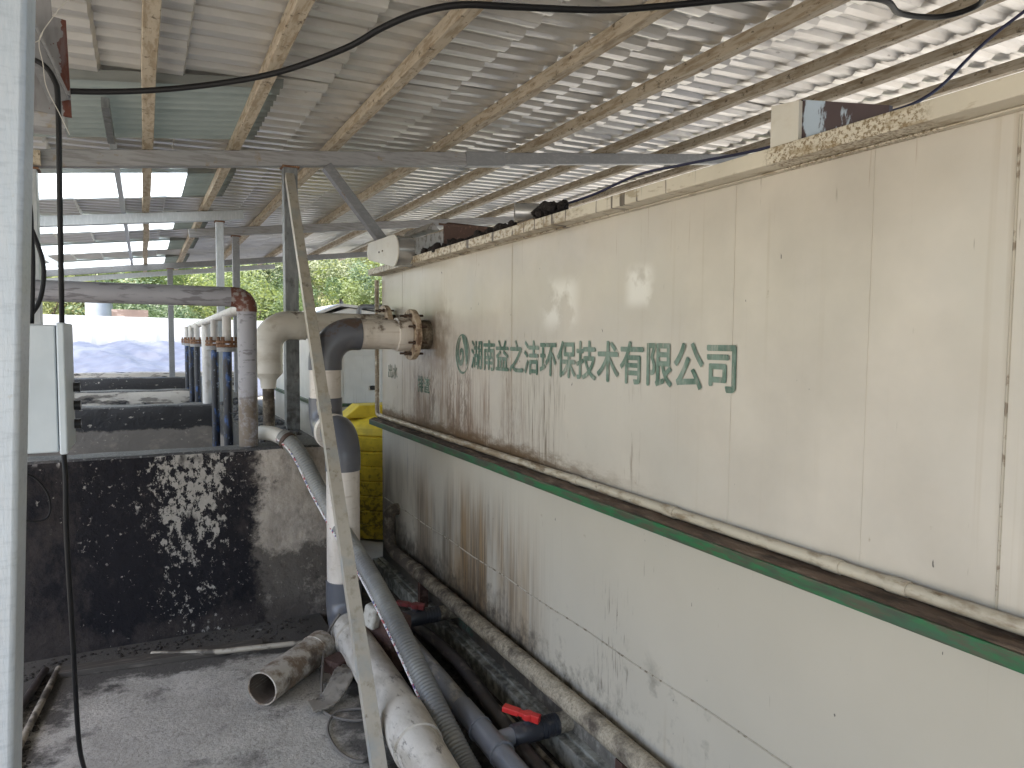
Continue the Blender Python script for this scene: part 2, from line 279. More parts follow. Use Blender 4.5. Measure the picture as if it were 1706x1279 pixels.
def leaf_mat(name, a, b_):
    m = M(name, a, .5, layers=[L(b_, (.9, .9, .9), .42, .6, 1, d=6)])
    t = m.node_tree; p = t.nodes['Principled BSDF']; out = t.nodes['Material Output']
    tr = t.nodes.new('ShaderNodeBsdfTranslucent'); tr.inputs[0].default_value = (a[0] * 1.6, a[1] * 1.6, a[2], 1)
    mx = t.nodes.new('ShaderNodeMixShader'); mx.inputs[0].default_value = .35
    t.links.new(p.outputs[0], mx.inputs[1]); t.links.new(tr.outputs[0], mx.inputs[2]); t.links.new(mx.outputs[0], out.inputs[0]); return m
m_leaf1 = leaf_mat('leaf_yellowgreen', (.23, .27, .12), (.14, .18, .07))
m_leaf2 = leaf_mat('leaf_green', (.13, .18, .09), (.08, .12, .055))
m_leaf3 = leaf_mat('leaf_pale', (.27, .29, .18), (.17, .20, .11))
m_bark = M('bark', (.10, .075, .05), .9)

# ------------------------------------------------------------------ mesh helpers
WL = {}                                                     # world location of each parent
class MB:
    def __init__(s): s.v = []; s.f = []; s.sm = []; s.mi = []
    def add(s, vs, fs, smooth=False, mi=0):
        n = len(s.v); s.v += [Vector(v) for v in vs]
        for f in fs: s.f.append([i + n for i in f]); s.sm.append(smooth); s.mi.append(mi)
        return s
    def box(s, lo, hi, rot=None, c=None, mi=0):
        x0, y0, z0 = lo; x1, y1, z1 = hi
        vs = [Vector(p) for p in ((x0, y0, z0), (x1, y0, z0), (x1, y1, z0), (x0, y1, z0), (x0, y0, z1), (x1, y0, z1), (x1, y1, z1), (x0, y1, z1))]
        if rot is not None:
            c = Vector(c) if c is not None else sum(vs, Vector()) / 8
            vs = [rot @ (v - c) + c for v in vs]
        return s.add(vs, [(0, 3, 2, 1), (4, 5, 6, 7), (0, 1, 5, 4), (1, 2, 6, 5), (2, 3, 7, 6), (3, 0, 4, 7)], mi=mi)
    def bar(s, a, b, wd, hd, up=(0, 0, 1), mi=0):
        """rectangular bar from a to b; wd across, hd along up"""
        a, b = Vector(a), Vector(b); d = (b - a).normalized(); u = Vector(up)
        sd_ = d.cross(u).normalized(); u = sd_.cross(d).normalized()
        vs = []
        for p in (a, b):
            for i, j in ((-1, -1), (1, -1), (1, 1), (-1, 1)): vs.append(p + sd_ * (i * wd / 2) + u * (j * hd / 2))
        return s.add(vs, [(3, 2, 1, 0), (4, 5, 6, 7), (0, 1, 5, 4), (1, 2, 6, 5), (2, 3, 7, 6), (3, 0, 4, 7)], mi=mi)
    def tube(s, pts, r, seg=20, cap=True, mi=0):
        pts = [Vector(p) for p in pts]; n = len(pts)
        rr = r if isinstance(r, (list, tuple)) else [r] * n
        t = [(pts[min(i + 1, n - 1)] - pts[max(i - 1, 0)]).normalized() for i in range(n)]
        u = t[0].orthogonal().normalized(); vs = []; fs = []
        for i in range(n):
            if i: u = (t[i - 1].rotation_difference(t[i]) @ u)
            u = (u - t[i] * u.dot(t[i])).normalized(); v = t[i].cross(u)
            for k in range(seg):
                a = 2 * PI * k / seg; vs.append(pts[i] + (u * math.cos(a) + v * math.sin(a)) * rr[i])
        for i in range(n - 1):
            for k in range(seg):
                k2 = (k + 1) % seg; fs.append((i * seg + k, i * seg + k2, (i + 1) * seg + k2, (i + 1) * seg + k))
        s.add(vs, fs, True, mi)
        if cap:
            s.add(vs[:seg], [tuple(range(seg))[::-1]], False, mi); s.add(vs[-seg:], [tuple(range(seg))], False, mi)
        return s
    def cyl(s, a, b, r, seg=24, mi=0): return s.tube([a, b], r, seg, True, mi)
    def ring(s, a, b, r0, r1, seg=28, mi=0):
        """hollow cylinder from a to b, inner r0, outer r1"""
        a, b = Vector(a), Vector(b); d = (b - a).normalized(); u = d.orthogonal().normalized(); v = d.cross(u); vs = []; fs = []
        for p, r in ((a, r0), (a, r1), (b, r1), (b, r0)):
            for k in range(seg):
                an = 2 * PI * k / seg; vs.append(p + (u * math.cos(an) + v * math.sin(an)) * r)
        for j in range(4):
            for k in range(seg):
                k2 = (k + 1) % seg; j2 = (j + 1) % 4
                fs.append((j * seg + k, j * seg + k2, j2 * seg + k2, j2 * seg + k))
        return s.add(vs, fs, True, mi)
    def prism(s, poly, d, mi=0, smooth=False):
        """polygon (3-D points) extruded by vector d"""
        n = len(poly); d = Vector(d); a = [Vector(p) for p in poly]; b = [p + d for p in a]
        s.add(a + b, [tuple(range(n))[::-1], tuple(range(n, 2 * n))] + [(i, (i + 1) % n, n + (i + 1) % n, n + i) for i in range(n)], smooth, mi); return s
    def build(s, name, mats, parent=None, bevel=0, sharp=True, at=None):
        me = bpy.data.meshes.new(name)
        o = bpy.data.objects.new(name, me); COL.objects.link(o)
        base = Vector(at) if at is not None else (WL[parent.name] if parent else Vector((0, 0, 0)))
        me.from_pydata([tuple(v - base) for v in s.v], [], s.f)
        for p, sm, mi in zip(me.polygons, s.sm, s.mi): p.use_smooth = sm; p.material_index = mi
        for m in (mats if isinstance(mats, (list, tuple)) else [mats]): me.materials.append(m)
        me.update()
        bm = bmesh.new(); bm.from_mesh(me); bmesh.ops.remove_doubles(bm, verts=bm.verts, dist=1e-5)
        bmesh.ops.recalc_face_normals(bm, faces=bm.faces); bm.to_mesh(me); bm.free()
        if sharp: me.set_sharp_from_angle(angle=math.radians(38))
        if parent: o.parent = parent
        elif at is not None: o.location = base
        WL[o.name] = base
        if bevel:
            b = o.modifiers.new('bevel', 'BEVEL'); b.width = bevel; b.segments = 2; b.limit_method = 'ANGLE'; b.angle_limit = math.radians(40)
        return o
def thing(name, label, cat, loc, group=None):
    o = bpy.data.objects.new(name, None); COL.objects.link(o); o.location = loc; o.empty_display_size = .1
    o['label'] = label; o['category'] = cat
    if group: o['group'] = group
    WL[o.name] = Vector(loc); return o
def tag(o, label, cat, group=None):
    o['label'] = label; o['category'] = cat
    if group: o['group'] = group
    return o
def struct(o, kind='structure'): o['kind'] = kind; return o
def fillet(pts, r, n=10):
    """polyline with its corners rounded at radius r"""
    pts = [Vector(p) for p in pts]; out = [pts[0]]
    for i in range(1, len(pts) - 1):
        a, b, c = pts[i - 1], pts[i], pts[i + 1]; d1 = (a - b).normalized(); d2 = (c - b).normalized()
        ang = d1.angle(d2); t = min(r / math.tan(ang / 2), (a - b).length * .49, (c - b).length * .49)
        p1, p2 = b + d1 * t, b + d2 * t
        rr = t * math.tan(ang / 2); ce = b + (d1 + d2).normalized() * (rr / math.sin(ang / 2))
        v1, v2 = p1 - ce, p2 - ce
        for k in range(n + 1): out.append(ce + v1.normalized().slerp(v2.normalized(), k / n) * rr)
    return out + [pts[-1]]
def arc(a, b, c, n=12):
    """elbow path from a to c round corner b (a-b and b-c equally long)"""
    return fillet([a, b, c], 1e3, n)[1:-1] if False else fillet([Vector(a) + (Vector(a) - Vector(b)) * 1.1, b, Vector(c) + (Vector(c) - Vector(b)) * 1.1], (Vector(a) - Vector(b)).length, n)[1:-1]
def spline(pts, n=8):
    P = [Vector(p) for p in pts]; P = [P[0] * 2 - P[1]] + P + [P[-1] * 2 - P[-2]]; out = []
    for i in range(1, len(P) - 2):
        for k in range(n):
            t = k / n; a, b, c, d = P[i - 1], P[i], P[i + 1], P[i + 2]
            out.append(.5 * ((2 * b) + (c - a) * t + (2 * a - 5 * b + 4 * c - d) * t * t + (3 * b - a - 3 * c + d) * t ** 3))
    return out + [P[-2]]

# ================================================================== SETTING
struct(MB().box((-150, -120, -.4), (150, 200, -.1)).build('ground', m_ground))
struct(MB().box((-1.6, .3, -.25), (.88, 4.12, 0)).build('floor', m_floor))
struct(MB().box((.88, .3, -.25), (1.44, 5.6, -.08)).build('gutter', m_gutter))
# hillside rising behind the yard
def hill():
    vs = []; fs = []; nx, ny = 60, 30
    for j in range(ny + 1):
        for i in range(nx + 1):
            x = -70 + 170 * i / nx; y = 30 + 70 * j / ny
            z = .0 + max(0, (y - 31)) ** 1.0 * .42 + 2.2 * (noise.noise(Vector((x * .06, y * .06, 1)))) * min(1, (y - 30) / 8)
            vs.append((x, y, z - .25))
    for j in range(ny):
        for i in range(nx): a = j * (nx + 1) + i; fs.append((a, a + 1, a + nx + 2, a + nx + 1))
    return MB().add(vs, fs, True)
struct(hill().build('hillside', m_hill, sharp=False))

# ================================================================== CONCRETE BASIN
basin = thing('concrete_basin', 'row of open concrete basins with black sludge-stained walls behind the yard floor', 'basin', (0, 4.2, 0))
XL, XI, XR = -3.2, .57, .93
def rough_wall(lo, hi, nx, nz, amp, seed):
    """box whose top edge and face are slightly uneven, as hand-plastered concrete"""
    x0, y0, z0 = lo; x1, y1, z1 = hi; mb = MB(); vs = []; fs = []
    def P(x, y, z): 
        return Vector((x, y, z)) + Vector((0, 1, 0)) * amp * noise.noise(Vector((x * 2.5, z * 2.5, seed + y))) + Vector((0, 0, 1)) * (amp * .7 * noise.noise(Vector((x * 5, y * 5, seed * 2))) if z > (z0 + z1) / 2 else 0)
    W = nx + 1
    prof = [(y0, z0 + (z1 - z0) * k / nz) for k in range(nz)] + [(y0 + .004, z1 - .012), (y0 + .014, z1)] + [((y0 + y1) / 2, z1 + .004), (y1 - .012, z1), (y1, z1 - .012), (y1, z0)]
    for (y, z) in prof:
        for i in range(W): vs.append(P(x0 + (x1 - x0) * i / nx, y, z))
    for j in range(len(prof) - 1):
        for i in range(nx): a = j * W + i; fs.append((a, a + 1, a + W + 1, a + W))
    mb.add(vs, fs, True)
    n = len(prof)
    mb.add([vs[j * W] for j in range(n)], [tuple(range(n))]); mb.add([vs[j * W + nx] for j in range(n)], [tuple(range(n))[::-1]])
    return mb
def top_assign(o, zt):
    for p in o.data.polygons:
        if p.normal.z > .6 and (o.data.vertices[p.vertices[0]].co.z) > zt - .05: p.material_index = 1
fw = rough_wall((XL, 4.12, -.1), (XR, 4.34, .99), 90, 24, .012, 1).build('front_wall', [m_concwall, m_walltop], basin); top_assign(fw, .99)
for i, (y, m) in enumerate(((7.12, m_concdark), (9.27, m_concmid), (12.3, m_concdark))):
    o = rough_wall((XL, y, -.1), (XI + .0, y + .22, .99 - .004 * i), 60, 10, .014, 3 + i).build('divider_wall', [m, m_walltop], basin); top_assign(o, .99)
sw = rough_wall((XI + .002, 4.345, -.1), (XR, 12.5, .985), 20, 8, .006, 9).build('side_wall', [m_concdark, m_walltop], basin); top_assign(sw, .985)
MB().box((XL, 4.3, .1), (XI + .01, 12.4, .42)).build('sludge_surface', m_sludge, basin)
# dried sludge clods on the side wall
for k in range(26):
    pass
mb = MB()
def blob(mb, c, r, sq=.6, seed=0, nu=10, nv=7, mi=0):
    vs = []; fs = []
    for j in range(nv + 1):
        th = PI * j / nv
        for i in range(nu):
            ph = 2 * PI * i / nu; d = Vector((math.sin(th) * math.cos(ph), math.sin(th) * math.sin(ph), math.cos(th)))
            k = r * (1 + .45 * noise.noise(d * 1.7 + Vector((seed, seed * 2, 0))) + .2 * noise.noise(d * 5 + Vector((seed, 0, 3))))
            vs.append(Vector(c) + Vector((d.x * k, d.y * k, d.z * k * sq)))
    for j in range(nv):
        for i in range(nu): fs.append((j * nu + i, j * nu + (i + 1) % nu, (j + 1) * nu + (i + 1) % nu, (j + 1) * nu + i))
    mb.add(vs, fs, True, mi)
for k in range(60):
    blob(mb, (random.uniform(.60, .90), random.uniform(4.42, 7.5), .99), random.uniform(.015, .05), .6, k)
mb.build('sludge_crust', m_walltop, basin)['kind'] = 'stuff'

# ================================================================== TREATMENT TANK
TX = 1.5
tank = thing('treatment_tank', 'large cream steel treatment tank with green stencilled lettering and streaked dirty walls', 'tank', (2.7, 2.2, 0))
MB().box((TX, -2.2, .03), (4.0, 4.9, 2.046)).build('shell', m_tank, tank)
# rim: C-section lip round the top
mb = MB()
mb.box((TX - .078, -2.2, 2.052), (TX + .1, 4.975, 2.094)); mb.box((TX + .1, 4.9, 2.052), (4.07, 4.975, 2.094))
mb.box((TX - .02, -2.2, 2.0465), (TX + .12, 4.92, 2.0515))
mb.build('rim', m_rim, tank, bevel=.004)
for y in (4.2, 3.1, 1.3, -.2): pass
mb = MB().box((TX - .092, -2.2, 1.0), (TX - .004, 4.92, 1.036)); 
lo = mb.build('ledge', m_ledge, tank, bevel=.003)
# caked dirt lying on the ledge as an uneven sheet
vs = []; fs = []; n = 260
for i in range(n + 1):
    y = -1.5 + 6.4 * i / n
    for j in range(6):
        x = TX - .09 + .085 * j / 5
        h = 1.0375 + max(0, .006 + .010 * noise.noise(Vector((x * 30, y * 9, 2))) + (.012 * max(0, noise.noise(Vector((x * 9, y * 1.5, 7)))))) * (0 if j == 0 else 1)
        vs.append((x, y, h))
for i in range(n):
    for j in range(5): a = i * 6 + j; fs.append((a, a + 1, a + 7, a + 6))
MB().add(vs, fs, True).build('ledge_dirt', m_ledgetop, tank, sharp=False)
MB().box((TX - .06, -2.2, -.12), (4.05, 4.96, .014)).box((TX - .03, -2.2, .0145), (4.02, 4.93, .029)).build('plinth', m_plinth, tank, bevel=.004)
# weld seams
MB().tube([(TX - .001, y, .478 + .003 * math.sin(y * 9)) for y in [-2 + .05 * i for i in range(138)]], .0035, 6).build('weld_seam', m_weld, tank)
for y in (.785, -.4): MB().tube([(TX - .0005, y, 1.07), (TX - .0005, y, 2.04)], .003, 6).build('weld_seam', m_weld, tank)
for y in (1.09, 1.52, 2.9, 4.45): MB().box((TX - .0015, y, 1.05), (TX + .01, y + .004, 2.044)).build('weld_seam', m_tank, tank)
# painted lettering
def lettering(name, text, size, yL, zb, mat, off=.0, xs=1.0, xpos=TX - .002, spread=1.0):
    c = bpy.data.curves.new(name, 'FONT'); c.body = text; c.size = size; c.space_character = spread
    o = bpy.data.objects.new(name + '_tmp', c); COL.objects.link(o)
    me = bpy.data.meshes.new_from_object(o.evaluated_get(bpy.context.evaluated_depsgraph_get()))
    bpy.data.objects.remove(o)
    mb = MB(); k = 0
    for oy, oz in ((0, 0), (off, 0), (-off, 0), (0, off), (0, -off), (off * .7, off * .7), (-off * .7, -off * .7)):
        mb.add([(xpos - .00025 * k, yL - v.co.x * xs + oy, zb + v.co.y + oz) for v in me.vertices], [tuple(p.vertices) for p in me.polygons]); k += 1
    bpy.data.meshes.remove(me)
    return mb.build(name, mat, tank)
lettering('lettering', '湖南益之洁环保技术有限公司', .1555, 3.352, 1.468, m_letter, .0034, .922)
lettering('small_marking', '排渣', .105, 4.16, 1.29, m_letter, .002, 1.0)
lettering('small_marking', '出水', .105, 4.76, 1.345, m_letter2, .001, 1.0)
lettering('small_marking', '排泥', .095, 3.50, .055, m_letter, .002, 1.0)
def emblem():
    mb = MB(); c = (3.465, 1.527); a, b = .092, .106
    def E(t, ka=1, kb=1, oy=0, oz=0): return (TX - .002, c[0] - (a * ka * math.cos(t) + oy), c[1] + b * kb * math.sin(t) + oz)
    # ring, thick on the lower left
    n = 48; vs = []; fs = []
    for i in range(n):
        t = 2 * PI * i / n; k = .93 - .10 * max(0, math.cos(t - PI * 1.15))
        vs += [E(t), E(t, k, k)]
    for i in range(n): j = (i + 1) % n; fs.append((2 * i, 2 * j, 2 * j + 1, 2 * i + 1))
    mb.add(vs, fs)
    # leaf on the upper right
    up = [(-.1 + .0, .98), (.25, .93), (.58, .70), (.80, .30), (.83, -.08), (.70, -.45), (.52, -.60)]
    dn = [(-.1, .98), (.02, .70), (.24, .40), (.38, .10), (.44, -.15), (.47, -.40), (.52, -.60)]
    vs = []; fs = []
    for p in spline([Vector((*u, 0)) for u in up], 5): vs.append(p)
    k = len(vs)
    for p in spline([Vector((*u, 0)) for u in dn], 5): vs.append(p)
    vs = [(TX - .003, c[0] - v.x * a, c[1] + v.y * b) for v in vs]
    for i in range(k - 1): fs.append((i, i + 1, k + i + 1, k + i))
    mb.add(vs, fs)
    # curl on the left
    cur = [(-.30, .80), (-.55, .45), (-.62, .0), (-.40, -.42), (-.05, -.40), (.10, -.10), (-.02, .18), (-.25, .15), (-.28, -.05)]
    P = spline([Vector((*u, 0)) for u in cur], 6); vs = []; fs = []
    for i, p in enumerate(P):
        t = (P[min(i + 1, len(P) - 1)] - P[max(i - 1, 0)]).normalized(); nn = Vector((-t.y, t.x, 0)); wd = .15 * math.sin(PI * min(.96, .12 + .8 * i / len(P)))
        for sg in (-1, 1): v = p + nn * wd * sg; vs.append((TX - .003, c[0] - v.x * a, c[1] + v.y * b))
    for i in range(len(P) - 1): fs.append((2 * i, 2 * i + 1, 2 * i + 3, 2 * i + 2))
    mb.add(vs, fs)
    mb.build('emblem', m_letter, tank)
emblem()
# machinery on the tank top that belongs to the tank: scum trough end and inlet bracket
mb = MB(); mb.prism([(1.65, 4.10, 2.047), (1.65, 4.88, 2.047), (1.65, 4.88, 2.30), (1.65, 4.10, 2.27)], (.012, 0, 0)); mb.prism([(1.61, 4.80, 2.31), (1.70, 4.80, 2.31), (1.655, 4.80, 2.36)], (0, -.5, -.01))
mb.build('scum_trough', m_troughin, tank, bevel=.003)
mb = MB(); mb.prism([(1.63, 3.05, 2.047), (1.63, 4.07, 2.047), (1.63, 4.07, 2.30), (1.63, 4.0, 2.305), (1.63, 3.05, 2.13)], (.014, 0, 0)); mb.box((1.645, 4.03, 2.047), (2.3, 4.07, 2.29)); mb.bar((1.62, 4.06, 2.300), (1.62, 3.05, 2.127), .05, .012)
mb.build('dark_hopper', m_rustdark, tank, bevel=.003)
mb = MB()
for k in range(150):
    y = random.uniform(2.75, 4.35); blob(mb, (random.uniform(1.44, 1.6), y, 2.095 + random.uniform(0, .02)), random.uniform(.012, .034), .85, k)
mb.build('scum_lumps', m_lump, tank)['kind'] = 'stuff'
# folded sheet bracket on the rim
mb = MB(); mb.prism([(1.43, 1.337, 2.095), (1.43, 1.25, 2.095), (1.43, 1.25, 2.19), (1.43, 1.337, 2.20)], (.012, 0, 0))
mb.build('bracket_face', m_guard, tank)
MB().prism([(1.443, 1.255, 2.095), (1.443, 1.02, 2.0945), (1.443, 1.02, 2.115), (1.443, 1.255, 2.195)], (.012, 0, 0)).build('bracket_side', m_bluerust, tank)

# guard over the scraper chain at the far end of the rim
gd = thing('chain_guard', 'white rounded metal chain guard on the far corner of the tank rim', 'machine guard', (1.38, 4.35, 2.09))
def guard_poly(x, g=0):
    P = []
    ca, ra = (4.12, 2.130), .095 + g; cb, rb = (4.62, 2.178), .058 + g
    for k in range(13): t = -PI / 2 - PI * k / 12; P.append((x, ca[0] + ra * math.cos(t) * -1 * -1 if False else ca[0] - ra * math.sin(PI * k / 12), ca[1] - ra * math.cos(PI * k / 12)))
    for k in range(13): P.append((x, cb[0] + rb * math.sin(PI * k / 12), cb[1] + rb * math.cos(PI * k / 12)))
    return P
MB().prism(guard_poly(1.33), (.008, 0, 0)).build('face_plate', m_guard, gd, bevel=.002)
MB().prism(guard_poly(1.3385, -.003), (.10, 0, 0), smooth=True).build('side_band', m_guardside, gd)
for y in (4.33, 4.40): MB().cyl((1.326, y, 2.15), (1.336, y, 2.15), .006, 10).build('bolt', m_rustbolt, gd)
MB().bar((1.40, 4.3, 2.1), (1.56, 4.3, 2.1), .06, .05).build('mounting_arm', m_rustdark, gd)

# bearing on the rim
bt = thing('bearing_housing', 'round steel bearing housing caked in black sludge on the tank rim', 'bearing', (1.50, 2.65, 2.094))
MB().box((1.44, 2.60, 2.0945), (1.56, 2.74, 2.105)).build('foot', m_flange, bt)
MB().ring((1.405, 2.70, 2.142), (1.50, 2.66, 2.142), .026, .04).build('housing', m_guardside, bt)
MB().cyl((1.415, 2.70, 2.142), (1.60, 2.62, 2.142), .0255, 18).build('shaft', m_flange, bt)
mb = MB()
for k in range(60): blob(mb, (1.45 + random.uniform(-.02, .05), random.uniform(2.42, 2.62), 2.102 + random.uniform(0, .045)), random.uniform(.008, .02), .9, k + 90)
mb.build('sludge_cake', m_lump, bt)['kind'] = 'stuff'

# conduit along the ledge and up the corner
cp = thing('conduit_pipe', 'thin cream pipe lying along the green ledge and rising up the tank corner', 'pipe', (1.46, 2.0, 1.04))
path = fillet([(1.476, -1.8, 1.062), (1.476, 4.945, 1.062), (1.476, 4.945, 2.02)], .04)
MB().tube(path, .016, 12).build('pipe', m_conduit, cp)
for y in (3.55, 2.28, 1.72, 1.12, .95): MB().tube([(1.476, y, 1.062), (1.476, y + .05, 1.062)], .0185, 12).build('coupling', m_conduit, cp)

# drain pipe low along the tank
dp = thing('drain_pipe', 'speckled grimy pipe running low along the tank wall with an elbow at its far end', 'pipe', (1.43, 2.8, .19))
MB().tube(fillet([(1.44, -1.5, .20), (1.44, 4.55, .20), (1.44, 4.55, .46), (1.52, 4.55, .46)], .07), .040, 20).build('pipe', m_mossypipe, dp)
for y in (3.95, 1.55): MB().tube([(1.44, y, .20), (1.44, y + .09, .20)], .0455, 20).build('coupling', m_mossypipe, dp)
for y in (3.9, 1.9): MB().box((1.42, y, -.08), (1.47, y + .04, .158)).build('support', m_rustdark, dp)

# ================================================================== PIPELINES
def flange(parent, c, axis, r_in, r_out, th, mat, nb=8, br=.009, bl=.05, boltmat=m_rustbolt):
    c = Vector(c); ax = Vector(axis).normalized()
    f = MB().ring(c - ax * th / 2, c + ax * th / 2, r_in, r_out, 32).build('flange', mat, parent, bevel=.003)
    u = ax.orthogonal().normalized(); v = ax.cross(u)
    for k in range(nb):
        a = 2 * PI * (k + .5) / nb; p = c + (u * math.cos(a) + v * math.sin(a)) * (r_in + r_out) * .5 * 1.04
        mb = MB().cyl(p - ax * bl / 2, p + ax * bl / 2, br * .6, 8)
        mb.cyl(p - ax * (th / 2 + br), p - ax * (th / 2), br * 1.1, 6); mb.cyl(p + ax * th / 2, p + ax * (th / 2 + br), br * 1.1, 6)
        mb.build('bolt', boltmat, f)
r = .086
o1 = thing('outlet_pipeline', 'white pipeline with grey elbows dropping from the tank flange down to the yard floor', 'pipeline', (.9, 3.7, 0))
Yp = 3.98
MB().cyl((1.40, Yp, 1.63), (1.512, Yp, 1.63), r, 32).build('stub', m_mossypipe, o1)
flange(o1, (1.395, Yp, 1.63), (1, 0, 0), r - .004, .148, .032, m_flange, 8, .011, .11)
MB().tube([(1.375, Yp, 1.63), (1.30, Yp, 1.63), (1.295, Yp, 1.63)], [r + .012, r + .012, r + .002], 32).build('collar', m_pvc, o1)
MB().cyl((1.06, Yp, 1.63), (1.30, Yp, 1.63), r, 32).build('pipe', m_pvc, o1)
xe = .892
MB().tube([(1.085, Yp, 1.63)] + arc((1.05, Yp, 1.63), (xe, Yp, 1.63), (xe, Yp, 1.63 - .158), 14) + [(xe, Yp, 1.43)], r + .005, 32).build('elbow', m_gpvc, o1)
MB().cyl((xe, Yp, 1.20), (xe, Yp, 1.44), r, 32).build('pipe', m_pvc, o1)
Yl = 3.69; xl = .915
MB().tube([(xe, Yp, 1.275)] + arc((xe, Yp, 1.22), (xe, Yp, 1.10), (xe, Yp - .12, 1.10), 12) + [(xe + .004, Yp - .135, 1.10)], r + .005, 32).build('elbow', m_gpvc, o1)
MB().ring((xe + .005, Yp - .12, 1.10), (xe + .008, Yp - .165, 1.10), r - .01, r + .012, 32).build('collar', m_pvc, o1)
MB().tube([(xl - .006, Yl + .17, 1.10)] + arc((xl, Yl + .125, 1.10), (xl, Yl, 1.10), (xl, Yl, .975), 12) + [(xl, Yl, .915)], r + .005, 32).build('elbow', m_gpvc, o1)
MB().cyl((xl, Yl, .30), (xl, Yl, .92), r, 32).build('pipe', m_pvc, o1)
MB().tube([(xl, Yl, .33)] + arc((xl, Yl, .235), (xl, Yl, .105), (xl - .005, Yl - .13, .105), 12) + [(xl - .005, Yl - .16, .105)], r + .006, 32).build('elbow', m_gpvc, o1)
MB().tube([(xl - .006, Yl - .15, .105), (xl - .012, Yl - .27, .105)], r + .011, 32).build('coupling', m_floorpipe, o1)
MB().tube([(xl - .012, Yl - .2, .100), (.885, 2.65, .098), (.845, 2.0, .096), (.80, .9, .094)], r, 32).build('floor_pipe', m_floorpipe, o1)
MB().tube([(.882, 2.62, .098), (.868, 2.40, .0975)], r + .009, 32).build('coupling', m_floorpipe, o1)

o2 = thing('inlet_pipeline', 'older white pipeline with a downturned elbow and reducer behind the leaning tube', 'pipeline', (.68, 4.62, 1.0))
Y2 = 4.63; z2 = 1.685; r2 = .084
MB().cyl((1.44, Y2, z2), (1.512, Y2, z2), r2, 28).build('stub', m_mossypipe, o2)
flange(o2, (1.435, Y2, z2), (1, 0, 0), r2 - .004, .145, .032, m_flange, 8, .011, .10)
MB().cyl((.80, Y2, z2), (1.42, Y2, z2), r2, 28).build('pipe', m_pvc2, o2)
MB().tube([(.90, Y2, z2)] + arc((.815, Y2, z2), (.685, Y2, z2), (.685, Y2, z2 - .13), 14) + [(.685, Y2, z2 - .17)], r2 + .006, 28).build('elbow', m_pvc2, o2)
for x in (.87, .905): MB().tube([(x, Y2, z2), (x + .008, Y2, z2)], r2 + .009, 28).build('collar', m_pvc2, o2)
MB().tube([(.685, Y2, 1.52), (.685, Y2, 1.385), (.685, Y2, 1.345), (.685, Y2, 1.29)], [r2 + .003, r2 + .003, .05, .045], 28).build('reducer', m_pvc2, o2)
MB().cyl((.685, Y2, .98), (.685, Y2, 1.30), .036, 20).build('outlet', m_mossypipe, o2)
for z in (1.50, 1.435, 1.40): MB().tube([(.685, Y2, z), (.685, Y2, z - .007)], r2 + .006, 28).build('collar', m_pvc2, o2)

# rail frame with the row of droppers
rf = thing('pipe_header_frame', 'grey painted pipe header with a rusted corner elbow and a row of blue droppers', 'pipe header', (.51, 4.23, .99))
zr = 1.83; xr = .515; yr = 4.23
MB().tube([(-1.9, yr + .10, zr + .005), (.44, yr, zr)], .054, 24).build('rail', m_railpipe, rf)
MB().tube([(.43, yr, zr)] + arc((.45, yr, zr), (xr, yr, zr), (xr, yr, zr - .065), 10) + [(xr, yr, zr - .08)], .0555, 24).build('elbow', m_rustelbow, rf)
MB().cyl((xr, yr, .985), (xr, yr, zr - .06), .052, 24).build('post', m_railpipe, rf)
MB().tube([(xr - .02, yr + .03, zr - .06), (xr - .01, 9.4, zr - .10)], .031, 20).build('header', m_whitepipe, rf)
for y in (7.2, 9.35): MB().cyl((xr, y, .985), (xr, y, zr - .09), .040, 20).build('post', m_whitepipe, rf)
for i, y in enumerate((4.86, 5.75, 7.75, 8.75, 9.6)):
    x = xr - .045; zf = 1.565
    p = MB().cyl((x, y, zf), (x, y, zr - .09), .028, 18).build('dropper', m_whitepipe, rf)
    fl = MB()
    for zz in (zf - .012, zf + .012): fl.ring((x, y, zz - .009), (x, y, zz + .009), .025, .066, 24)
    for k in range(6):
        a = 2 * PI * k / 6; fl.cyl((x + .052 * math.cos(a), y + .052 * math.sin(a), zf - .045), (x + .052 * math.cos(a), y + .052 * math.sin(a), zf + .045), .008, 6)
    fl.build('rusty_flange', m_rustflange, p)
    MB().ring((x, y, zf - .05), (x, y, zf - .0225), .025, .062, 24).build('lower_flange', m_steelgrey, p)
    MB().cyl((x, y, .40), (x, y, zf - .024), .0285, 18).build('blue_pipe', m_blue, p)

# flexible suction hose
hs = thing('flexible_hose', 'ribbed grey suction hose draped over the basin wall down onto the floor pipes', 'hose', (.9, 3.2, .4))
key = [(.60, 4.34, 1.052), (.66, 4.22, 1.05), (.715, 4.12, 1.02), (.775, 4.02, .925), (.830, 3.87, .77), (.885, 3.67, .625), (.930, 3.42, .51), (.955, 3.20, .42), (.975, 2.95, .315), (.99, 2.76, .225), (1.005, 2.60, .14), (1.022, 2.44, .06), (1.035, 2.28, .0), (1.035, 1.9, -.03), (1.035, 1.2, -.03)]
P = spline(key, 40)
acc = [0]
for i in range(1, len(P)): acc.append(acc[-1] + (P[i] - P[i - 1]).length)
Pn = []; st = .0032; j = 0; dd = .20
while dd < acc[-1]:
    while acc[j + 1] < dd: j += 1
    Pn.append(P[j].lerp(P[j + 1], (dd - acc[j]) / (acc[j + 1] - acc[j]))); dd += st
MB().tube(Pn, [.0452 + .0022 * math.cos(2 * PI * i * st / .0160) for i in range(len(Pn))], 18).build('hose_tube', m_hose, hs, sharp=False)
MB().tube(spline(key[:3] + [(.735, 4.09, .99)], 8)[:-2], .042, 20).build('end_pipe', m_pvc2, hs)
MB().ring((.705, 4.135, 1.028), (.716, 4.118, 1.018), .04, .052, 20).build('clamp', m_rustbolt, hs)
side = []
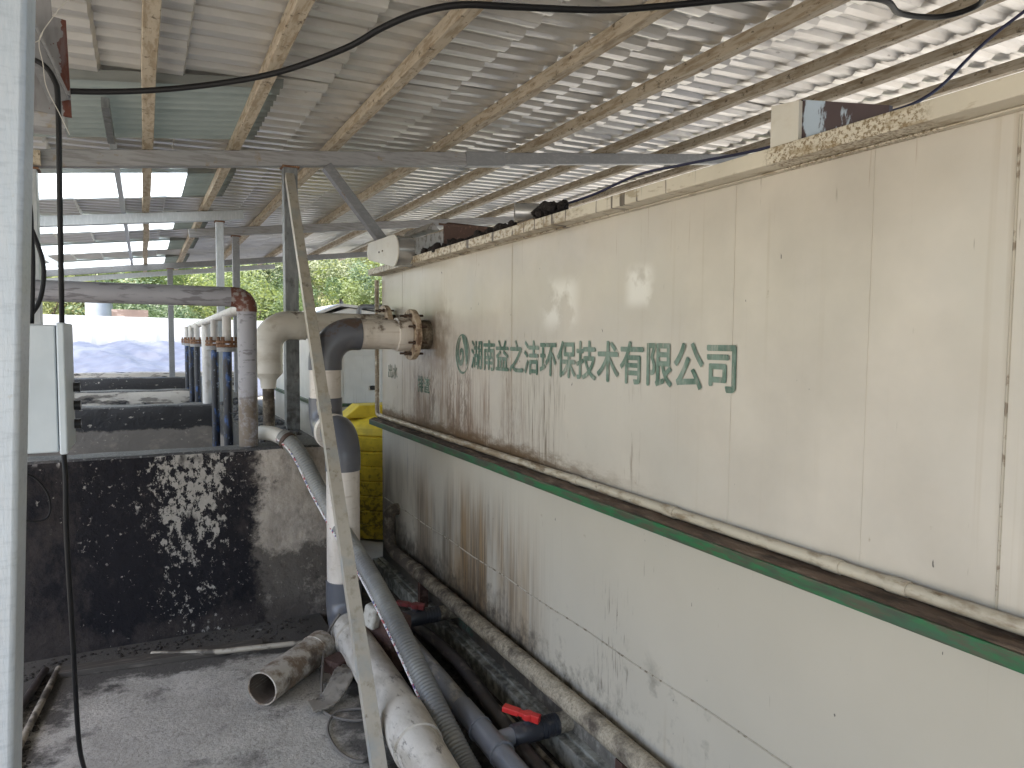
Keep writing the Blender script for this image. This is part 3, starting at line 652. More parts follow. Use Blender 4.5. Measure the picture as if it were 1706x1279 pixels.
for i in range(0, len(Pn), 6):
    t = (Pn[min(i + 1, len(Pn) - 1)] - Pn[i - 1 if i else 0]).normalized()
    lf = Vector((0, 0, 1)).cross(t).normalized(); 
    side.append(Pn[i] + (-lf * .9 if lf.x > 0 else lf * .9).normalized() * .0455 + Vector((0, 0, -.004)))
MB().tube(side, .006, 8).build('printed_stripe', m_stripe, hs, sharp=False)

# other floor pipes
gp = thing('grey_floor_pipe', 'dirty grey floor pipe with a tee beside the big white pipe', 'pipe', (1.16, 2.4, .06))
MB().tube([(1.185, 3.42, .035), (1.165, 2.9, .055), (1.155, 2.62, .06)], .043, 22).build('pipe', m_dirtygrey, gp)
MB().tube([(1.155, 2.66, .06), (1.151, 2.28, .06)], .047, 22).build('tee', m_sleeve, gp)
MB().tube([(1.151, 2.30, .06), (1.145, 1.6, .06), (1.14, .8, .06)], .043, 22).build('pipe', m_sleeve, gp)
for y in (2.48, 2.29): MB().ring((1.153, y, .06), (1.153, y - .012, .06), .04, .0515, 22).build('collar', m_sleeve, gp)
tag(MB().tube(spline([(1.30, 3.9, .0), (1.335, 3.2, .02), (1.29, 2.6, .02), (1.265, 2.2, .015), (1.25, 1.2, .015)], 8), .033, 16).build('dark_floor_pipe', m_darkpipe, at=(1.3, 2.6, 0)), 'black-brown pipe in the gutter between grey pipe and tank', 'pipe')
tag(MB().tube(spline([(1.345, 3.10, -.02), (1.35, 2.7, -.012), (1.345, 2.2, -.012), (1.34, 1.4, -.012)], 8), .0125, 12).build('thin_floor_pipe', m_thinpipe, at=(1.34, 2.4, 0)), 'thinnest pale pipe in the gutter nearest the tank plinth', 'pipe')

def valve(name, label, x0, y, z, body, grip, handle_dir, mats):
    v = thing(name, label, 'valve', (1.3, y, z), 'drain valves low on the tank')
    MB().cyl((x0, y, z), (x0 + .09, y, z), .034, 20).build('union', m_sleeve if mats else m_valve, v)
    mb = MB().tube([(x0 + .085, y, z), (x0 + .095, y, z), (x0 + .20, y, z), (x0 + .21, y, z)], [.037, .043, .043, .037], 22)
    for k in range(5): mb.tube([(x0 + .21 + .016 * k, y, z), (x0 + .222 + .016 * k, y, z)], .043, 22)
    mb.cyl((x0 + .20, y, z), (x0 + .285, y, z), .040, 22); mb.cyl((x0 + .155, y, z + .03), (x0 + .155, y, z + .058), .018, 14)
    mb.build('body', m_valve, v)
    MB().cyl((x0 + .28, y, z), (1.505, y, z), .040, 20).build('stub', m_mossypipe, v)
    h = Vector(handle_dir).normalized(); c = Vector((x0 + .155, y, z + .066))
    mb = MB().cyl(c - Vector((0, 0, .012)), c + Vector((0, 0, .012)), .024, 16)
    mb.bar(c - h * .03, c + h * .085, .026, .018); mb.bar(c + h * .035, c + h * .105, .034, .022)
    mb.bar(c - h * .05, c - h * .012, .030, .03)
    mb.build('handle', grip, v, bevel=.003)
valve('drain_valve', 'black ball valve with bright red handle on the grey tee, nearest the viewer', 1.155, 2.37, .062, m_valve, m_red, (-.65, .75, .12), True)
valve('drain_valve', 'grimy black ball valve with dull red handle, beside the dirty far pipes', 1.10, 3.52, .12, m_valve, m_dred, (-.8, .55, .1), False)

# leaning square tube and the knee brace belong to different things
tag(MB().bar((.738, 2.46, .0), (.868, 4.86, 2.66), .054, .054).bar((.738 + .0605, 2.46 + 1.117, 1.238), (.738 + .0635, 2.46 + 1.172, 1.299), .060, .060).build('leaning_tube', m_brace, at=(.74, 2.46, 0)), 'long cream square steel tube leaning from the yard floor up to the roof beam', 'steel tube')

# ================================================================== SHELTER
sh = thing('metal_shelter', 'open shelter with tile-profile metal roof, wooden battens and grey steel beams on posts', 'shelter', (0, 4.95, 0))
RZ = lambda x: 2.735 + .12 * x                                # underside of the battens
XE0, XE1 = -2.45, 5.75  # left eave drawn out beyond view to keep sun off the floor
def rib(t):
    """rounded trapezoid: wide pan at 0, crest at 1"""
    t = abs(t - .5) * 2
    u = max(0, min(1, (.62 - t) / .34)); return u * u * (3 - 2 * u)
def tile_panel(y0, y1, x0, x1, lift):
    p = .15; sgn = 14; ys = []; n = int(round((y1 - y0) / p * sgn))
    for i in range(n + 1): ys.append(y0 + (y1 - y0) * i / n)
    xs = []
    st = .35; k0 = math.floor((x0 + .16) / st)
    x = k0 * st - .16
    while x < x1:
        for q_ in (0.0, .012, .12, .235):
            if x0 - .001 <= x + q_ <= x1 + .001: xs.append((x + q_, q_))
        x += st
    xs = [(x0, None)] + [a for a in xs if a[0] > x0 + .02] + [(x1, None)]
    vs = []; fs = []
    for (x, q_) in xs:
        fr = ((x + .16) / st) % 1.0
        sa = .034 * (1 - (fr * st - .012) / (st - .012)) if fr * st >= .0119 else .034 * fr * st / .012
        if q_ == 0.0: sa = 0
        if q_ == .012: sa = .034
        jit = .004 * noise.noise(Vector((x * 1.3, y0 * 3, 5)))
        for y in ys:
            fr_ = (y / p) % 1.0; z = RZ(x) + .074 + .023 * rib(fr_) + sa + lift + jit + .004 * noise.noise(Vector((x * 2.2, y * 2.2, 9)))
            vs.append((x, y + (.004 if q_ == .012 else 0), z))
    W = len(ys)
    for i in range(len(xs) - 1):
        for j in range(W - 1): a = i * W + j; fs.append((a, a + 1, a + W + 1, a + W))
    return MB().add(vs, fs, True)
def frp_panel(y0, y1, x0, x1, lift):
    p = .105; ys = [y0 + (y1 - y0) * i / 110 for i in range(111)]; xs = [x0 + (x1 - x0) * i / 8 for i in range(9)]; vs = []; fs = []
    for x in xs:
        for y in ys: vs.append((x, y, RZ(x) + .086 + .022 * math.sin(2 * PI * y / p) + lift + .004 * noise.noise(Vector((x * 1.5, y * 1.5, 4)))))
    W = len(ys)
    for i in range(len(xs) - 1):
        for j in range(W - 1): a = i * W + j; fs.append((a, a + 1, a + W + 1, a + W))
    return MB().add(vs, fs, True)
k = 0; y = .72
strips = [3.87 + 2.1 * i for i in range(5)]
edges = [-4.53, -3.48, -2.43, -1.38, -.33, .72, 1.77, 2.82]  # rows behind the camera are unseen, added to cut the near light
while edges[-1] < 14.2: edges.append(edges[-1] + 1.05)
for i in range(len(edges) - 1):
    y0, y1 = edges[i], edges[i + 1]; lift = .006 * (i % 2)
    strip = any(abs(y0 - s_) < .02 for s_ in strips)
    if not strip:
        tile_panel(y0 - (.03 if abs(y0 - 4.92) > .02 else .0), y1 + .03, XE0, XE1, lift).build('tile_sheet', m_tile, sh)
    else:
        tile_panel(y0 - .03, y1 + .03, .60, XE1, lift).build('tile_sheet', m_tile, sh)
        first = abs(y0 - 3.87) < .02
        xa = XE0 if first else .32
        o = frp_panel(y0 - .05, y1 + .05, xa, .66, .004).build('skylight_sheet', m_frpgreen, sh); o['label'] = 'greenish dirty corrugated skylight sheet toned as if shaded from above'
        if not first:
            o = frp_panel(y0 - .04, y1 + .04, XE0, .33, .008).build('skylight_sheet', m_frpclear, sh); o['label'] = 'bright white translucent skylight sheet'
BX = [.044, .540, 1.168, 1.952, 2.69, 3.47, 4.14, 4.95]
for i, x in enumerate(BX):
    mb = MB(); n = 30
    vs = []; fs = []
    for j in range(n + 1):
        yy = -4.5 + 18.64 * j / n; jx = .012 * noise.noise(Vector((i * 3.3, yy * .6, 0))); jz = .004 * noise.noise(Vector((i * 3.3, yy * .9, 5)))
        for (a, b_) in ((-.029, 0), (.029, 0), (.029, .071), (-.029, .071)): vs.append((x + a + jx, yy, RZ(x) + b_ + jz + (.003 if b_ == 0 else 0)))
    for j in range(n):
        for q_ in range(4): fs.append((j * 4 + q_, j * 4 + (q_ + 1) % 4, j * 4 + 4 + (q_ + 1) % 4, j * 4 + 4 + q_))
    fs += [(3, 2, 1, 0), (n * 4, n * 4 + 1, n * 4 + 2, n * 4 + 3)]
    mb.add(vs, fs); mb.build('batten', m_batten, sh, bevel=.003)
o = MB().bar((-.14, 5.0, 2.755), (-.14, 13.2, 2.755), .035, .05).build('batten', m_steellight, sh); o['label'] = 'thin white steel batten under the skylights'
o = MB().bar((-.145, 4.1, 2.755), (-.145, 4.84, 2.755), .035, .05).build('batten', m_steeldark, sh); o['label'] = 'short dark steel batten'
def beam(x0, x1, y, hgt, wd, mat, dz=0):
    a = Vector((x0, y, RZ(x0) - hgt / 2 - .001 + dz)); b = Vector((x1, y, RZ(x1) - hgt / 2 - .001 + dz))
    return MB().bar(a, b, wd, hgt, (0, 0, 1)).build('beam', mat, sh, bevel=.004)
beam(-.62, 2.2, 4.95, .096, .07, m_beam); beam(2.44, 5.7, 4.95, .085, .062, m_steelgrey)
MB().bar((2.15, 4.95, RZ(2.15) - .0485), (2.47, 4.95, RZ(2.47) - .0485), .082, .103).build('beam_sleeve', m_steelgrey, sh, bevel=.004)
beam(-1.75, .88, 7.4, .09, .07, m_steellight); beam(.46, 5.7, 8.6, .09, .07, m_beam); beam(-1.75, 5.7, 12.55, .09, .07, m_steelgrey); beam(-1.75, 2.2, 13.9, .08, .06, m_steellight, -.01)
def post(x, y, z0, z1, wd, mat):
    mb = MB().box((x - wd / 2, y - wd / 2, z0), (x + wd / 2, y + wd / 2, z1)); mb.build('post', mat, sh, bevel=.004)
    mb = MB().box((x - wd / 2 - .01, y - wd / 2 - .01, z1 - .014), (x + wd / 2 + .012, y + wd / 2 + .012, z1 - .002))
    mb.build('rusty_cap', m_rustflange, sh)
post(.885, 4.95, .975, RZ(.885) - .098, .088, m_steeldark)
post(-.57, 4.95, .98, RZ(-.57) - .098, .09, m_steellight)
post(.665, 7.4, .975, RZ(.665) - .094, .068, m_steellight); post(.94, 8.6, -.1, RZ(.94) - .094, .075, m_steelgrey); post(.385, 12.42, .98, RZ(.385) - .094, .08, m_steelgrey)
post(1.15, 12.55, -.1, RZ(1.15) - .094, .07, m_steelgrey); post(5.5, 4.95, -.1, RZ(5.5) - .094, .08, m_steelgrey); post(5.5, 12.55, -.1, RZ(5.5) - .094, .08, m_steelgrey); post(-1.6, 7.4, -.1, RZ(-1.6) - .094, .08, m_steellight); post(-1.6, 12.55, -.1, RZ(-1.6) - .094, .08, m_steellight)
MB().bar((1.125, 4.93, RZ(1.12) - .10), (1.53, 4.86, 2.24), .065, .075, (0, 1, 0)).build('knee_brace', m_steelgrey, sh, bevel=.003)
MB().bar((-1.2, 9.2, 2.62), (-.78, 9.0, 2.36), .05, .06, (0, 1, 0)).build('knee_brace', m_steellight, sh)
# stub beam, rust-edged plate and channel strut near the viewer
MB().box((-1.7, 2.60, 2.235), (-.20, 2.70, 2.33)).build('stub_beam', m_beam, sh, bevel=.003)
MB().prism([(-.34, 2.595, 2.285), (-.182, 2.595, 2.272), (-.190, 2.595, 2.56), (-.225, 2.595, 2.565), (-.235, 2.595, 2.78), (-.34, 2.595, 2.78)], (0, .008, 0)).build('rust_edged_plate', m_rustplate, sh)
MB().bar((-.30, 2.54, 2.52), (-.208, 2.54, 2.30), .05, .008, (0, 1, 0)).bar((-.272, 2.52, 2.53), (-.182, 2.52, 2.31), .006, .05, (0, 1, 0)).build('channel_strut', m_steelgrey, sh)
MB().box((-.62, 4.86, 2.575), (-.50, 4.90, 2.655)).build('wood_packer', m_batten, sh)

# near post
tag(MB().bar((-.242, 1.035, -.1), (-.119, 1.035, 2.73), .082, .08, (0, 1, 0)).build('steel_post', m_nearpost, bevel=.006, at=(-.19, 1.035, -.1)), 'pale bluish galvanised square post at the left edge, nearest the viewer', 'post')

# control cabinet
cb = thing('control_cabinet', 'pale grey electrical control cabinet mounted behind the near galvanised post', 'electrical cabinet', (-.30, 2.3, 1.30))
MB().box((-.44, 2.2, 1.296), (-.206, 2.44, 1.632)).build('body', m_box, cb, bevel=.004)
dr = MB().box((-.2035, 2.195, 1.290), (-.185, 2.445, 1.638)).build('door', m_box, cb, bevel=.004)
for z in (1.455, 1.402, 1.348):
    MB().cyl((-.186, 2.415, z), (-.172, 2.415, z), .014, 16).ring((-.172, 2.415, z), (-.168, 2.415, z), .008, .0155, 16).build('latch', m_knob, dr)
    MB().cyl((-.172, 2.415, z), (-.1665, 2.415, z), .0078, 12).build('latch_face', m_chrome, dr)
MB().box((-.42, 2.34, 0.0), (-.36, 2.40, 1.2955)).build('stand', m_nearpost, cb)

# ================================================================== CABLES, STRING
tag(MB().tube(spline([(-1.2, 3.60, 2.60), (-.384, 3.661, 2.654), (-.232, 3.679, 2.668), (0, 3.619, 2.69), (.237, 3.506, 2.716), (.467, 3.337, 2.742), (.616, 3.179, 2.765), (.761, 2.939, 2.785), (.842, 2.714, 2.796), (.931, 2.558, 2.808), (1.057, 2.459, 2.822), (1.261, 2.425, 2.845), (1.605, 2.376, 2.888), (1.828, 2.288, 2.915), (2.2, 2.1, 2.955), (2.688, 1.978, 3.008), (2.953, 2.054, 3.036), (3.19, 2.044, 3.065), (3.27, 1.959, 3.078), (3.209, 1.849, 3.072), (2.9, 1.7, 3.04)], 8), .0125, 12).build('roof_cable', m_black, sharp=False, at=(.5, 3.3, 2.75)), 'thick black cable sagging across under the roof battens', 'cable')
tag(MB().tube(spline([(-.42, 2.50, 2.42), (-.30, 2.49, 2.40), (-.245, 2.485, 2.385), (-.216, 2.48, 2.345), (-.207, 2.48, 2.28), (-.212, 2.50, 2.0), (-.222, 2.58, 1.708), (-.228, 2.60, 1.45), (-.228, 2.58, 1.242), (-.224, 2.56, 1.17), (-.226, 2.56, .985), (-.222, 2.60, .648), (-.224, 2.72, .25), (-.222, 2.90, .03), (-.20, 2.75, .010), (-.17, 2.55, .009), (-.2, 2.2, .009)], 8), .0075, 10).build('hanging_cable', m_black, sharp=False, at=(-.22, 2.5, 1.2)), 'long thin black cable hanging straight down to the yard floor past the cabinet', 'cable')
tag(MB().tube(spline([(-.40, 2.27, 2.30), (-.275, 2.27, 2.02), (-.258, 2.27, 1.85), (-.26, 2.27, 1.73), (-.266, 2.28, 1.636)], 8), .006, 10).build('cabinet_cable', m_black, sharp=False, at=(-.26, 2.27, 1.64)), 'straighter black cable entering the cabinet top', 'cable')
tag(MB().tube(spline([(-.40, 2.31, 2.2), (-.285, 2.31, 1.94), (-.256, 2.31, 1.87), (-.238, 2.31, 1.79), (-.249, 2.31, 1.70), (-.285, 2.31, 1.645), (-.33, 2.31, 1.634)], 8), .006, 10).build('cabinet_cable', m_black, sharp=False, at=(-.28, 2.31, 1.64)), 'black cable bowed out in a loop above the cabinet', 'cable')
tag(MB().tube(spline([(2.6, .6, 2.95), (2.2, 1.154, 2.429 + .1), (1.95, 1.258, 2.29), (1.75, 1.33, 2.212), (1.72, 1.62, 2.20), (1.72, 2.0, 2.23), (1.70, 2.243, 2.24), (1.62, 2.423, 2.19), (1.52, 2.60, 2.15)], 8), .005, 8).build('motor_cable', m_bluecable, sharp=False, at=(1.75, 1.5, 2.2)), 'thin dark blue cable sloping down over the tank rim', 'cable')
tag(MB().tube(spline([(-.17, 2.47, 2.584), (-.216, 2.47, 2.51), (-.247, 2.47, 2.446), (-.24, 2.47, 2.38), (-.233, 2.47, 2.316), (-.205, 2.47, 2.25), (-.18, 2.47, 2.19)], 6), .0012, 6).tube(spline([(-.29, 2.47, 2.425), (-.262, 2.47, 2.435), (-.247, 2.47, 2.446), (-.236, 2.47, 2.475)], 6), .0012, 6).build('white_string', m_string, sharp=False, at=(-.23, 2.47, 2.4)), 'thin white string knotted round the channel strut near the roof', 'string')
tag(MB().tube(spline([(-.58, 4.06, .95), (-.50, 4.085, .93), (-.44, 4.085, .85), (-.425, 4.085, .76), (-.45, 4.085, .71), (-.52, 4.08, .71), (-.60, 4.08, .76)], 8), .005, 8).build('wall_cable', m_black, sharp=False, at=(-.5, 4.08, .8)), 'black cable loop hanging flat on the blackened basin wall', 'cable')

# ================================================================== FLOOR CLUTTER
oc = thing('pipe_offcut', 'short rust-stained white pipe offcut lying on the yard floor', 'pipe offcut', (.56, 3.32, 0))
a = Vector((.425, 3.165, .0765)); b = Vector((.745, 3.48, .0765))
MB().ring(a, b, .068, .0745, 36).build('shell', m_offcut, oc)
MB().tube([a + (b - a) * .01, b], .0678, 32, cap=False).build('inner_wall', m_offin, oc)
MB().tube([b - (b - a) * .14, b + (b - a) * .03], .079, 32).build('collar', m_offcut, oc)
def strap():
    P = spline([(.60, 3.02, .012), (.68, 3.03, .02), (.75, 3.10, .06), (.80, 3.17, .075), (.86, 3.20, .03), (.80, 3.24, .012), (.70, 3.26, .012)], 10); vs = []; fs = []
    for i, p in enumerate(P):
        t = (P[min(i + 1, len(P) - 1)] - P[max(i - 1, 0)]); t.z = 0; t.normalize(); nn = Vector((-t.y, t.x, 0))
        for j in range(13):
            u = (j / 12 - .5) * .10
            vs.append(p + nn * u + Vector((0, 0, .0055 * math.sin(i * 2.6) * math.cos(j * 2.6) + .006)))
    W = 13
    for i in range(len(P) - 1):
        for j in range(12): a_ = i * W + j; fs.append((a_, a_ + 1, a_ + W + 1, a_ + W))
    o = MB().add(vs, fs, False).build('woven_strap', m_sack, at=(.73, 3.1, 0)); s_ = o.modifiers.new('thick', 'SOLIDIFY'); s_.thickness = .006
    tag(o, 'crumpled grey woven strap lying beside the pipe offcut', 'strap')
strap()
tag(MB().tube(spline([(.86, 3.55, .20), (.80, 3.52, .14), (.745, 3.40, .10), (.665, 3.09, .03), (.65, 2.98, .012), (.69, 2.90, .010), (.77, 2.84, .010), (.84, 2.86, .02), (.80, 2.93, .010), (.70, 2.95, .010), (.64, 2.86, .010), (.625, 2.75, .010), (.645, 2.62, .010), (.70, 2.55, .010), (.76, 2.62, .010)], 10), .0062, 8).build('rope', m_rope, sharp=False, at=(.68, 2.9, 0)), 'thin grey rope looped on the floor beside the big white pipe', 'rope')
tag(MB().box((.74, 3.25, 0), (.84, 3.36, .085), Matrix.Rotation(.5, 3, 'Z')).build('rusty_block', m_brick, bevel=.008, at=(.79, 3.3, 0)), 'small dark red-brown block behind the woven strap', 'block')
tag(MB().box((.93, 3.28, .20), (1.02, 3.36, .31), Matrix.Rotation(.5, 3, 'Z') @ Matrix.Rotation(.25, 3, 'X')).build('pale_block', m_foam, bevel=.012, at=(.97, 3.32, .2)), 'pale chipped concrete chunk lodged between big white pipe and hose', 'concrete chunk')
tag(MB().box((.985, 3.20, .0), (1.10, 3.42, .26), Matrix.Rotation(.3, 3, 'Z')).build('rusty_box', m_brick, bevel=.006, at=(1.04, 3.3, 0)), 'dark rusty box under the hose behind the big white pipe', 'box')
tag(MB().tube([(.0, 3.90, .02), (.30, 3.76, .028), (.86, 3.60, .05)], .0135, 12).build('loose_pipe', m_thinpipe, at=(.4, 3.7, 0)), 'thin pale pipe lying at the foot of the basin wall', 'pipe')
tag(MB().box((-.40, 3.80, 0.0), (.52, 3.88, .028), Matrix.Rotation(-.10, 3, 'Z')).build('timber_plank', m_slab, bevel=.003, at=(.05, 3.84, 0)), 'dark dirty plank lying along the foot of the basin wall', 'plank')
tag(MB().tube([(-.395, 3.92, .02), (-.465, 3.19, .02), (-.53, 2.4, .02)], .0145, 12).build('loose_pipe', m_thinpipe, at=(-.46, 3.2, 0)), 'thin light pipe along the left floor edge, right of a darker one', 'pipe')
tag(MB().tube([(-.45, 3.93, .02), (-.53, 3.35, .02), (-.62, 2.4, .02)], .0175, 12).build('loose_pipe', m_darkpipe, at=(-.53, 3.3, 0)), 'dark thin pipe at the far left floor edge', 'pipe')
for k in range(14): pass
mb = MB()
for k in range(300):
    blob(mb, (random.uniform(.93, 1.42), random.uniform(2.0, 4.3), -.08), random.uniform(.006, .02), .8, k, 6, 4)
o = mb.build('gutter_debris', m_gutter, sharp=False); struct(o, 'stuff'); tag(o, 'dark wet grit scattered in the gutter beside the tank', 'grit')
mb = MB()
for k in range(220):
    y = 4.1 - abs(random.gauss(0, .12)); blob(mb, (random.uniform(-.55, .8), y, .0), random.uniform(.003, .012), .7, k, 6, 4)
for k in range(160):
    blob(mb, (-.42 - abs(random.gauss(0, .10)), random.uniform(2.8, 4.05), .0), random.uniform(.004, .014), .7, k, 6, 4)
o = mb.build('floor_grit', m_gutter, sharp=False); struct(o, 'stuff'); tag(o, 'dark crumbs of dirt along the edges of the yard floor', 'grit')

# ================================================================== BACKGROUND
# yellow dosing tank
yt = thing('yellow_dosing_tank', 'yellow ribbed plastic dosing tank stained with moss behind the treatment tank', 'plastic tank', (2.08, 6.15, -.1))
mb = MB(); pr = []
for k in range(7):
    z = .02 + k * .125; pr += [(z, .50), (z + .105, .505), (z + .112, .488), (z + .118, .488)]
pr += [(.90, .505), (.955, .50), (.985, .47), (1.03, .30), (1.05, .22)]
mb.tube([(1.99, 6.15, z - .1) for z, r_ in pr], [r_ for z, r_ in pr], 40); mb.build('body', m_yellow, yt)
MB().prism([(1.50, 6.02, .92), (1.64, 6.02, 1.03), (2.3, 6.02, 1.03), (2.3, 6.02, .92)], (0, .25, 0)).build('shoulder', m_yellow, yt, bevel=.01)
MB().cyl((2.08, 6.15, .93), (2.08, 6.15, 1.0), .16, 24).build('lid', m_yellow, yt)
# second tank behind
t2 = thing('second_tank', 'smaller cream tank with a green ledge behind the yellow plastic tank', 'tank', (2.7, 9.5, -.1))
MB().box((1.75, 8.0, -.1), (3.8, 11.2, 1.74)).build('shell', m_cream2, t2, bevel=.005)
MB().box((1.70, 7.95, .84), (3.85, 11.25, .875)).build('ledge', m_ledge, t2)
d2 = MB().box((2.0, 7.985, .02), (2.62, 7.9995, 1.42)).build('door', m_cream2, t2, bevel=.004); MB().box((2.30, 7.97, 1.02), (2.36, 7.984, 1.07)).build('handle', m_knob, d2)
MB().box((1.70, 7.95, 1.7405), (3.85, 11.25, 1.78)).build('rim', m_cream2, t2)
pf = thing('pump_fitting', 'dark pipe fitting with a valve on the second tank top', 'pipe fitting', (2.4, 8.1, 1.78))
MB().tube(fillet([(2.22, 8.15, 1.78), (2.22, 8.15, 1.98), (2.8, 8.15, 1.98)], .05), .03, 12).build('pipe', m_steelgrey, pf); MB().box((2.16, 8.08, 1.79), (2.36, 8.2, 1.86)).build('valve', m_gpvc, pf, bevel=.01)
# gabled shed
gs = thing('gabled_shed', 'distant low shed with a shallow pale gable roof', 'shed', (3.6, 14.5, -.1))
MB().prism([(3.0, 14.05, -.1), (3.0, 14.05, 2.02), (3.62, 14.05, 2.22), (4.6, 14.05, 2.1), (4.6, 14.05, -.1)], (0, 3, 0)).build('wall', m_cream2, gs)
MB().bar((2.86, 15.5, 2.04), (3.44, 15.5, 2.275), 3.1, .05).bar((3.44, 15.5, 2.275), (4.75, 15.5, 2.16), 3.1, .05).build('roof', m_cream2, gs)
MB().cyl((3.5, 14.2, 2.28), (3.5, 14.2, 2.40), .03, 10).cyl((3.55, 14.3, 2.28), (3.55, 14.3, 2.36), .03, 10).build('vent_pipe', m_gpvc, gs)
# curb and tarp covered pond
tag(rough_wall((-8, 14.3, -.1), (1.6, 14.55, .98), 40, 6, .02, 21).build('pond_kerb', m_concmid, at=(-2, 14.4, -.1)), 'pale low concrete kerb between basins and tarpaulin', 'kerb')
def tarp():
    vs = []; fs = []; nx, ny = 150, 60
    for j in range(ny + 1):
        for i in range(nx + 1):
            x = -12 + 16.5 * i / nx; t = j / ny; y = 15.2 + 5.5 * t
            z = .40 + 1.05 * t ** .8 + .16 * noise.noise(Vector((x * .9, y * .5, 1))) + .12 * abs(noise.noise(Vector((x * 2.2 + y * 1.3, y * .9, 4)))) + .05 * noise.noise(Vector((x * 6, y * 5, 2)))
            vs.append((x, y, z))
    for j in range(ny):
        for i in range(nx): a_ = j * (nx + 1) + i; fs.append((a_, a_ + 1, a_ + nx + 2, a_ + nx + 1))
    o = MB().add(vs, fs, True).build('tarpaulin', m_tarp, sharp=False, at=(-2, 17, -.1)); s_ = o.modifiers.new('thick', 'SOLIDIFY'); s_.thickness = .01
    tag(o, 'wrinkled bluish white tarpaulin covering the pond bank', 'tarpaulin')
tarp()
fe = thing('sheet_fence', 'white sheet metal fence standing behind the tarpaulin', 'fence', (-4, 23, -.1))
mb = MB(); vs = []; fs = []; n = 420
for i in range(n + 1):
    x = -16 + 21 * i / n; yy = 22.6 + .008 * (1 if (i // 8) % 2 else -1)
    vs += [(x, yy, .2), (x, yy, 2.20 - .012 * (x + 2))]
for i in range(n): fs.append((2 * i, 2 * i + 2, 2 * i + 3, 2 * i + 1))
o = mb.add(vs, fs).build('sheet', m_fence, fe); s_ = o.modifiers.new('thick', 'SOLIDIFY'); s_.thickness = .004
for x in range(-15, 6, 3): MB().box((x, 22.7, -.1), (x + .06, 22.76, 2.1)).build('post', m_steellight, fe)
wt = thing('water_tank', 'pale round water tank on the hillside behind the fence', 'water tank', (-1.45, 29, .5))
MB().tube([(-1.38, 29, 2.0), (-1.38, 29, 2.6), (-1.38, 29, 3.30), (-1.38, 29, 3.42)], [.42, .43, .43, .2], 28).build('drum', m_wtank, wt)
for x, y in ((-1.7, 28.8), (-1.1, 28.8), (-1.7, 29.3), (-1.1, 29.3)): MB().box((x, y, -.1), (x + .07, y + .07, 2.0)).build('leg', m_steelgrey, wt)
tag(MB().box((-.95, 27.5, -.1), (.15, 27.8, 2.55)).build('brick_wall', m_brickwall, at=(-.4, 27.6, -.1)), 'short reddish brick wall beside the pale water tank', 'wall')

# vegetation on the hill
def leaf_cloud(n, rx, ry, rz, size, seed):
    rnd = random.Random(seed); vs = []; fs = []
    clumps = [(rnd.gauss(0, .45), rnd.gauss(0, .45), rnd.uniform(-.3, .8), rnd.uniform(.25, .5)) for _ in range(16)]
    for i in range(n):
        c = rnd.choice(clumps); d = Vector((rnd.gauss(0, 1), rnd.gauss(0, 1), rnd.gauss(0, 1))).normalized() * c[3] * rnd.uniform(.6, 1.05)
        p = Vector(((c[0] + d.x) * rx, (c[1] + d.y) * ry, (c[2] * .8 + d.z * .8 + .5) * rz))
        a_ = Vector((rnd.gauss(0, 1), rnd.gauss(0, 1), rnd.gauss(0, .6))).normalized(); b_ = a_.orthogonal().normalized(); s_ = size * rnd.uniform(.6, 1.4)
        k = len(vs); vs += [p - a_ * s_, p + b_ * s_ * .45, p + a_ * s_, p - b_ * s_ * .45]; fs.append((k, k + 1, k + 2, k + 3))
    return MB().add(vs, fs)
def hill_z(x, y): return max(0, (y - 31)) * .42 + 2.2 * noise.noise(Vector((x * .06, y * .06, 1))) * min(1, (y - 30) / 8) - .25
def raw_mesh(mb, name, mat):
    me = bpy.data.meshes.new(name); me.from_pydata([tuple(v) for v in mb.v], [], mb.f); me.materials.append(mat); me.update(); return me
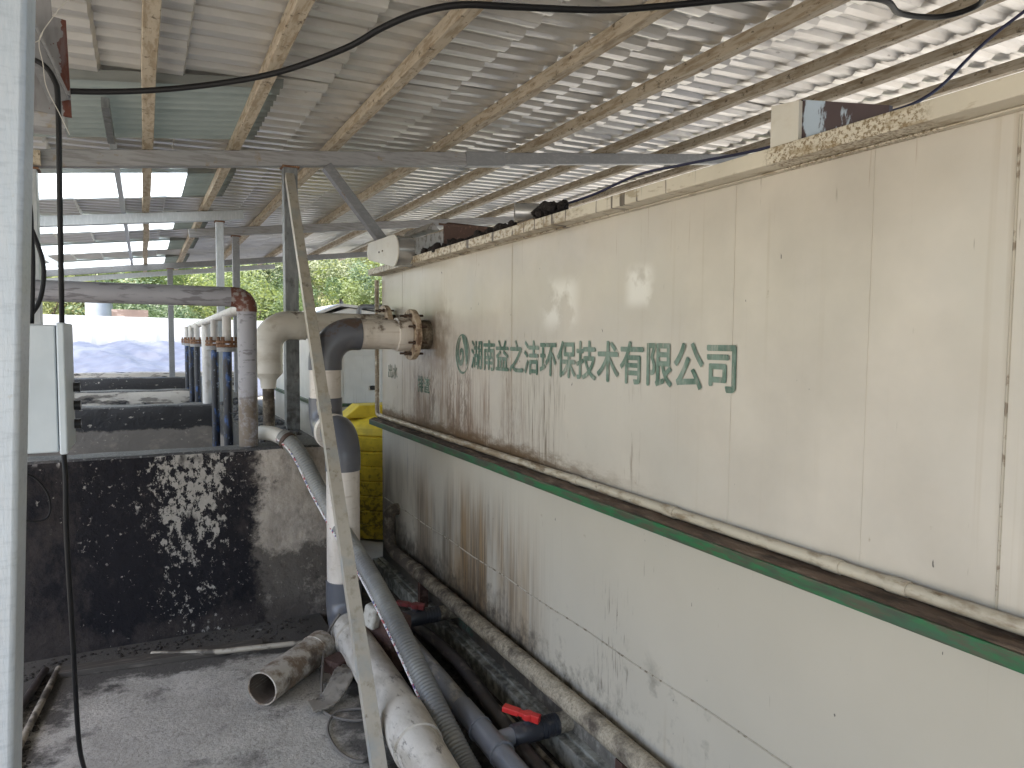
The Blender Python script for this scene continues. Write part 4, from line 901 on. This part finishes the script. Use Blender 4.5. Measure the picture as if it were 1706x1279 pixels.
crowns = [raw_mesh(leaf_cloud(6500, 2.0, 1.8, 2.4, .075, 1), 'crown', m_leaf1), raw_mesh(leaf_cloud(6500, 1.8, 1.8, 2.8, .07, 2), 'crown', m_leaf2), raw_mesh(leaf_cloud(6000, 2.3, 2.0, 2.0, .07, 3), 'crown', m_leaf3)]
sm_ = MB()
for k in range(7):
    a_ = k * .9; sm_.tube([(0, 0, -.4), (.25 * math.cos(a_), .25 * math.sin(a_), .8), (.8 * math.cos(a_), .8 * math.sin(a_), 2.0)], [.06, .045, .015], 6)
stem = raw_mesh(sm_, 'stem', m_bark)
kinds = ['yellow-green bush on the hillside', 'darker green bush on the hillside', 'pale loose bush on the hillside']
rb = random.Random(5); nb = 0
spots = []
for row in range(7):
    yb = 33 + row * 3.2
    for c_ in range(11):
        spots.append((-2.5 + (c_ - .5 + rb.uniform(-.3, .3)) * (2.6 + .16 * row) - row * .3, yb + rb.uniform(-1, 1), rb.randrange(3), rb.uniform(.7, 1.25), rb.uniform(0, 6.28)))
for (x, y, kd, sc, rz_) in spots:
    t = thing('hill_bush', kinds[kd], 'bush', (x, y, hill_z(x, y)), ['yellow-green bushes covering the hillside', 'darker green bushes covering the hillside', 'pale loose bushes covering the hillside'][kd])
    t.rotation_euler.z = rz_; t.scale = (sc, sc, sc)
    for nm, me in (('foliage', crowns[kd]), ('stem', stem)):
        o = bpy.data.objects.new(nm, me); COL.objects.link(o); o.parent = t
mb = MB(); rg = random.Random(8)
for k in range(9000):
    y = rg.uniform(31, 55); x = rg.uniform(-12, 26); p = Vector((x, y, hill_z(x, y))); h = rg.uniform(.25, .8); a_ = rg.uniform(0, 6.28)
    dv = Vector((math.cos(a_), math.sin(a_), 0)) * .07; tip = p + Vector((rg.gauss(0, .2), rg.gauss(0, .2), h))
    mb.add([p - dv, p + dv, tip], [(0, 1, 2)])
o = mb.build('hill_grass', m_leaf1, sharp=False); struct(o, 'stuff'); tag(o, 'long yellow-green grass covering the hillside', 'grass')
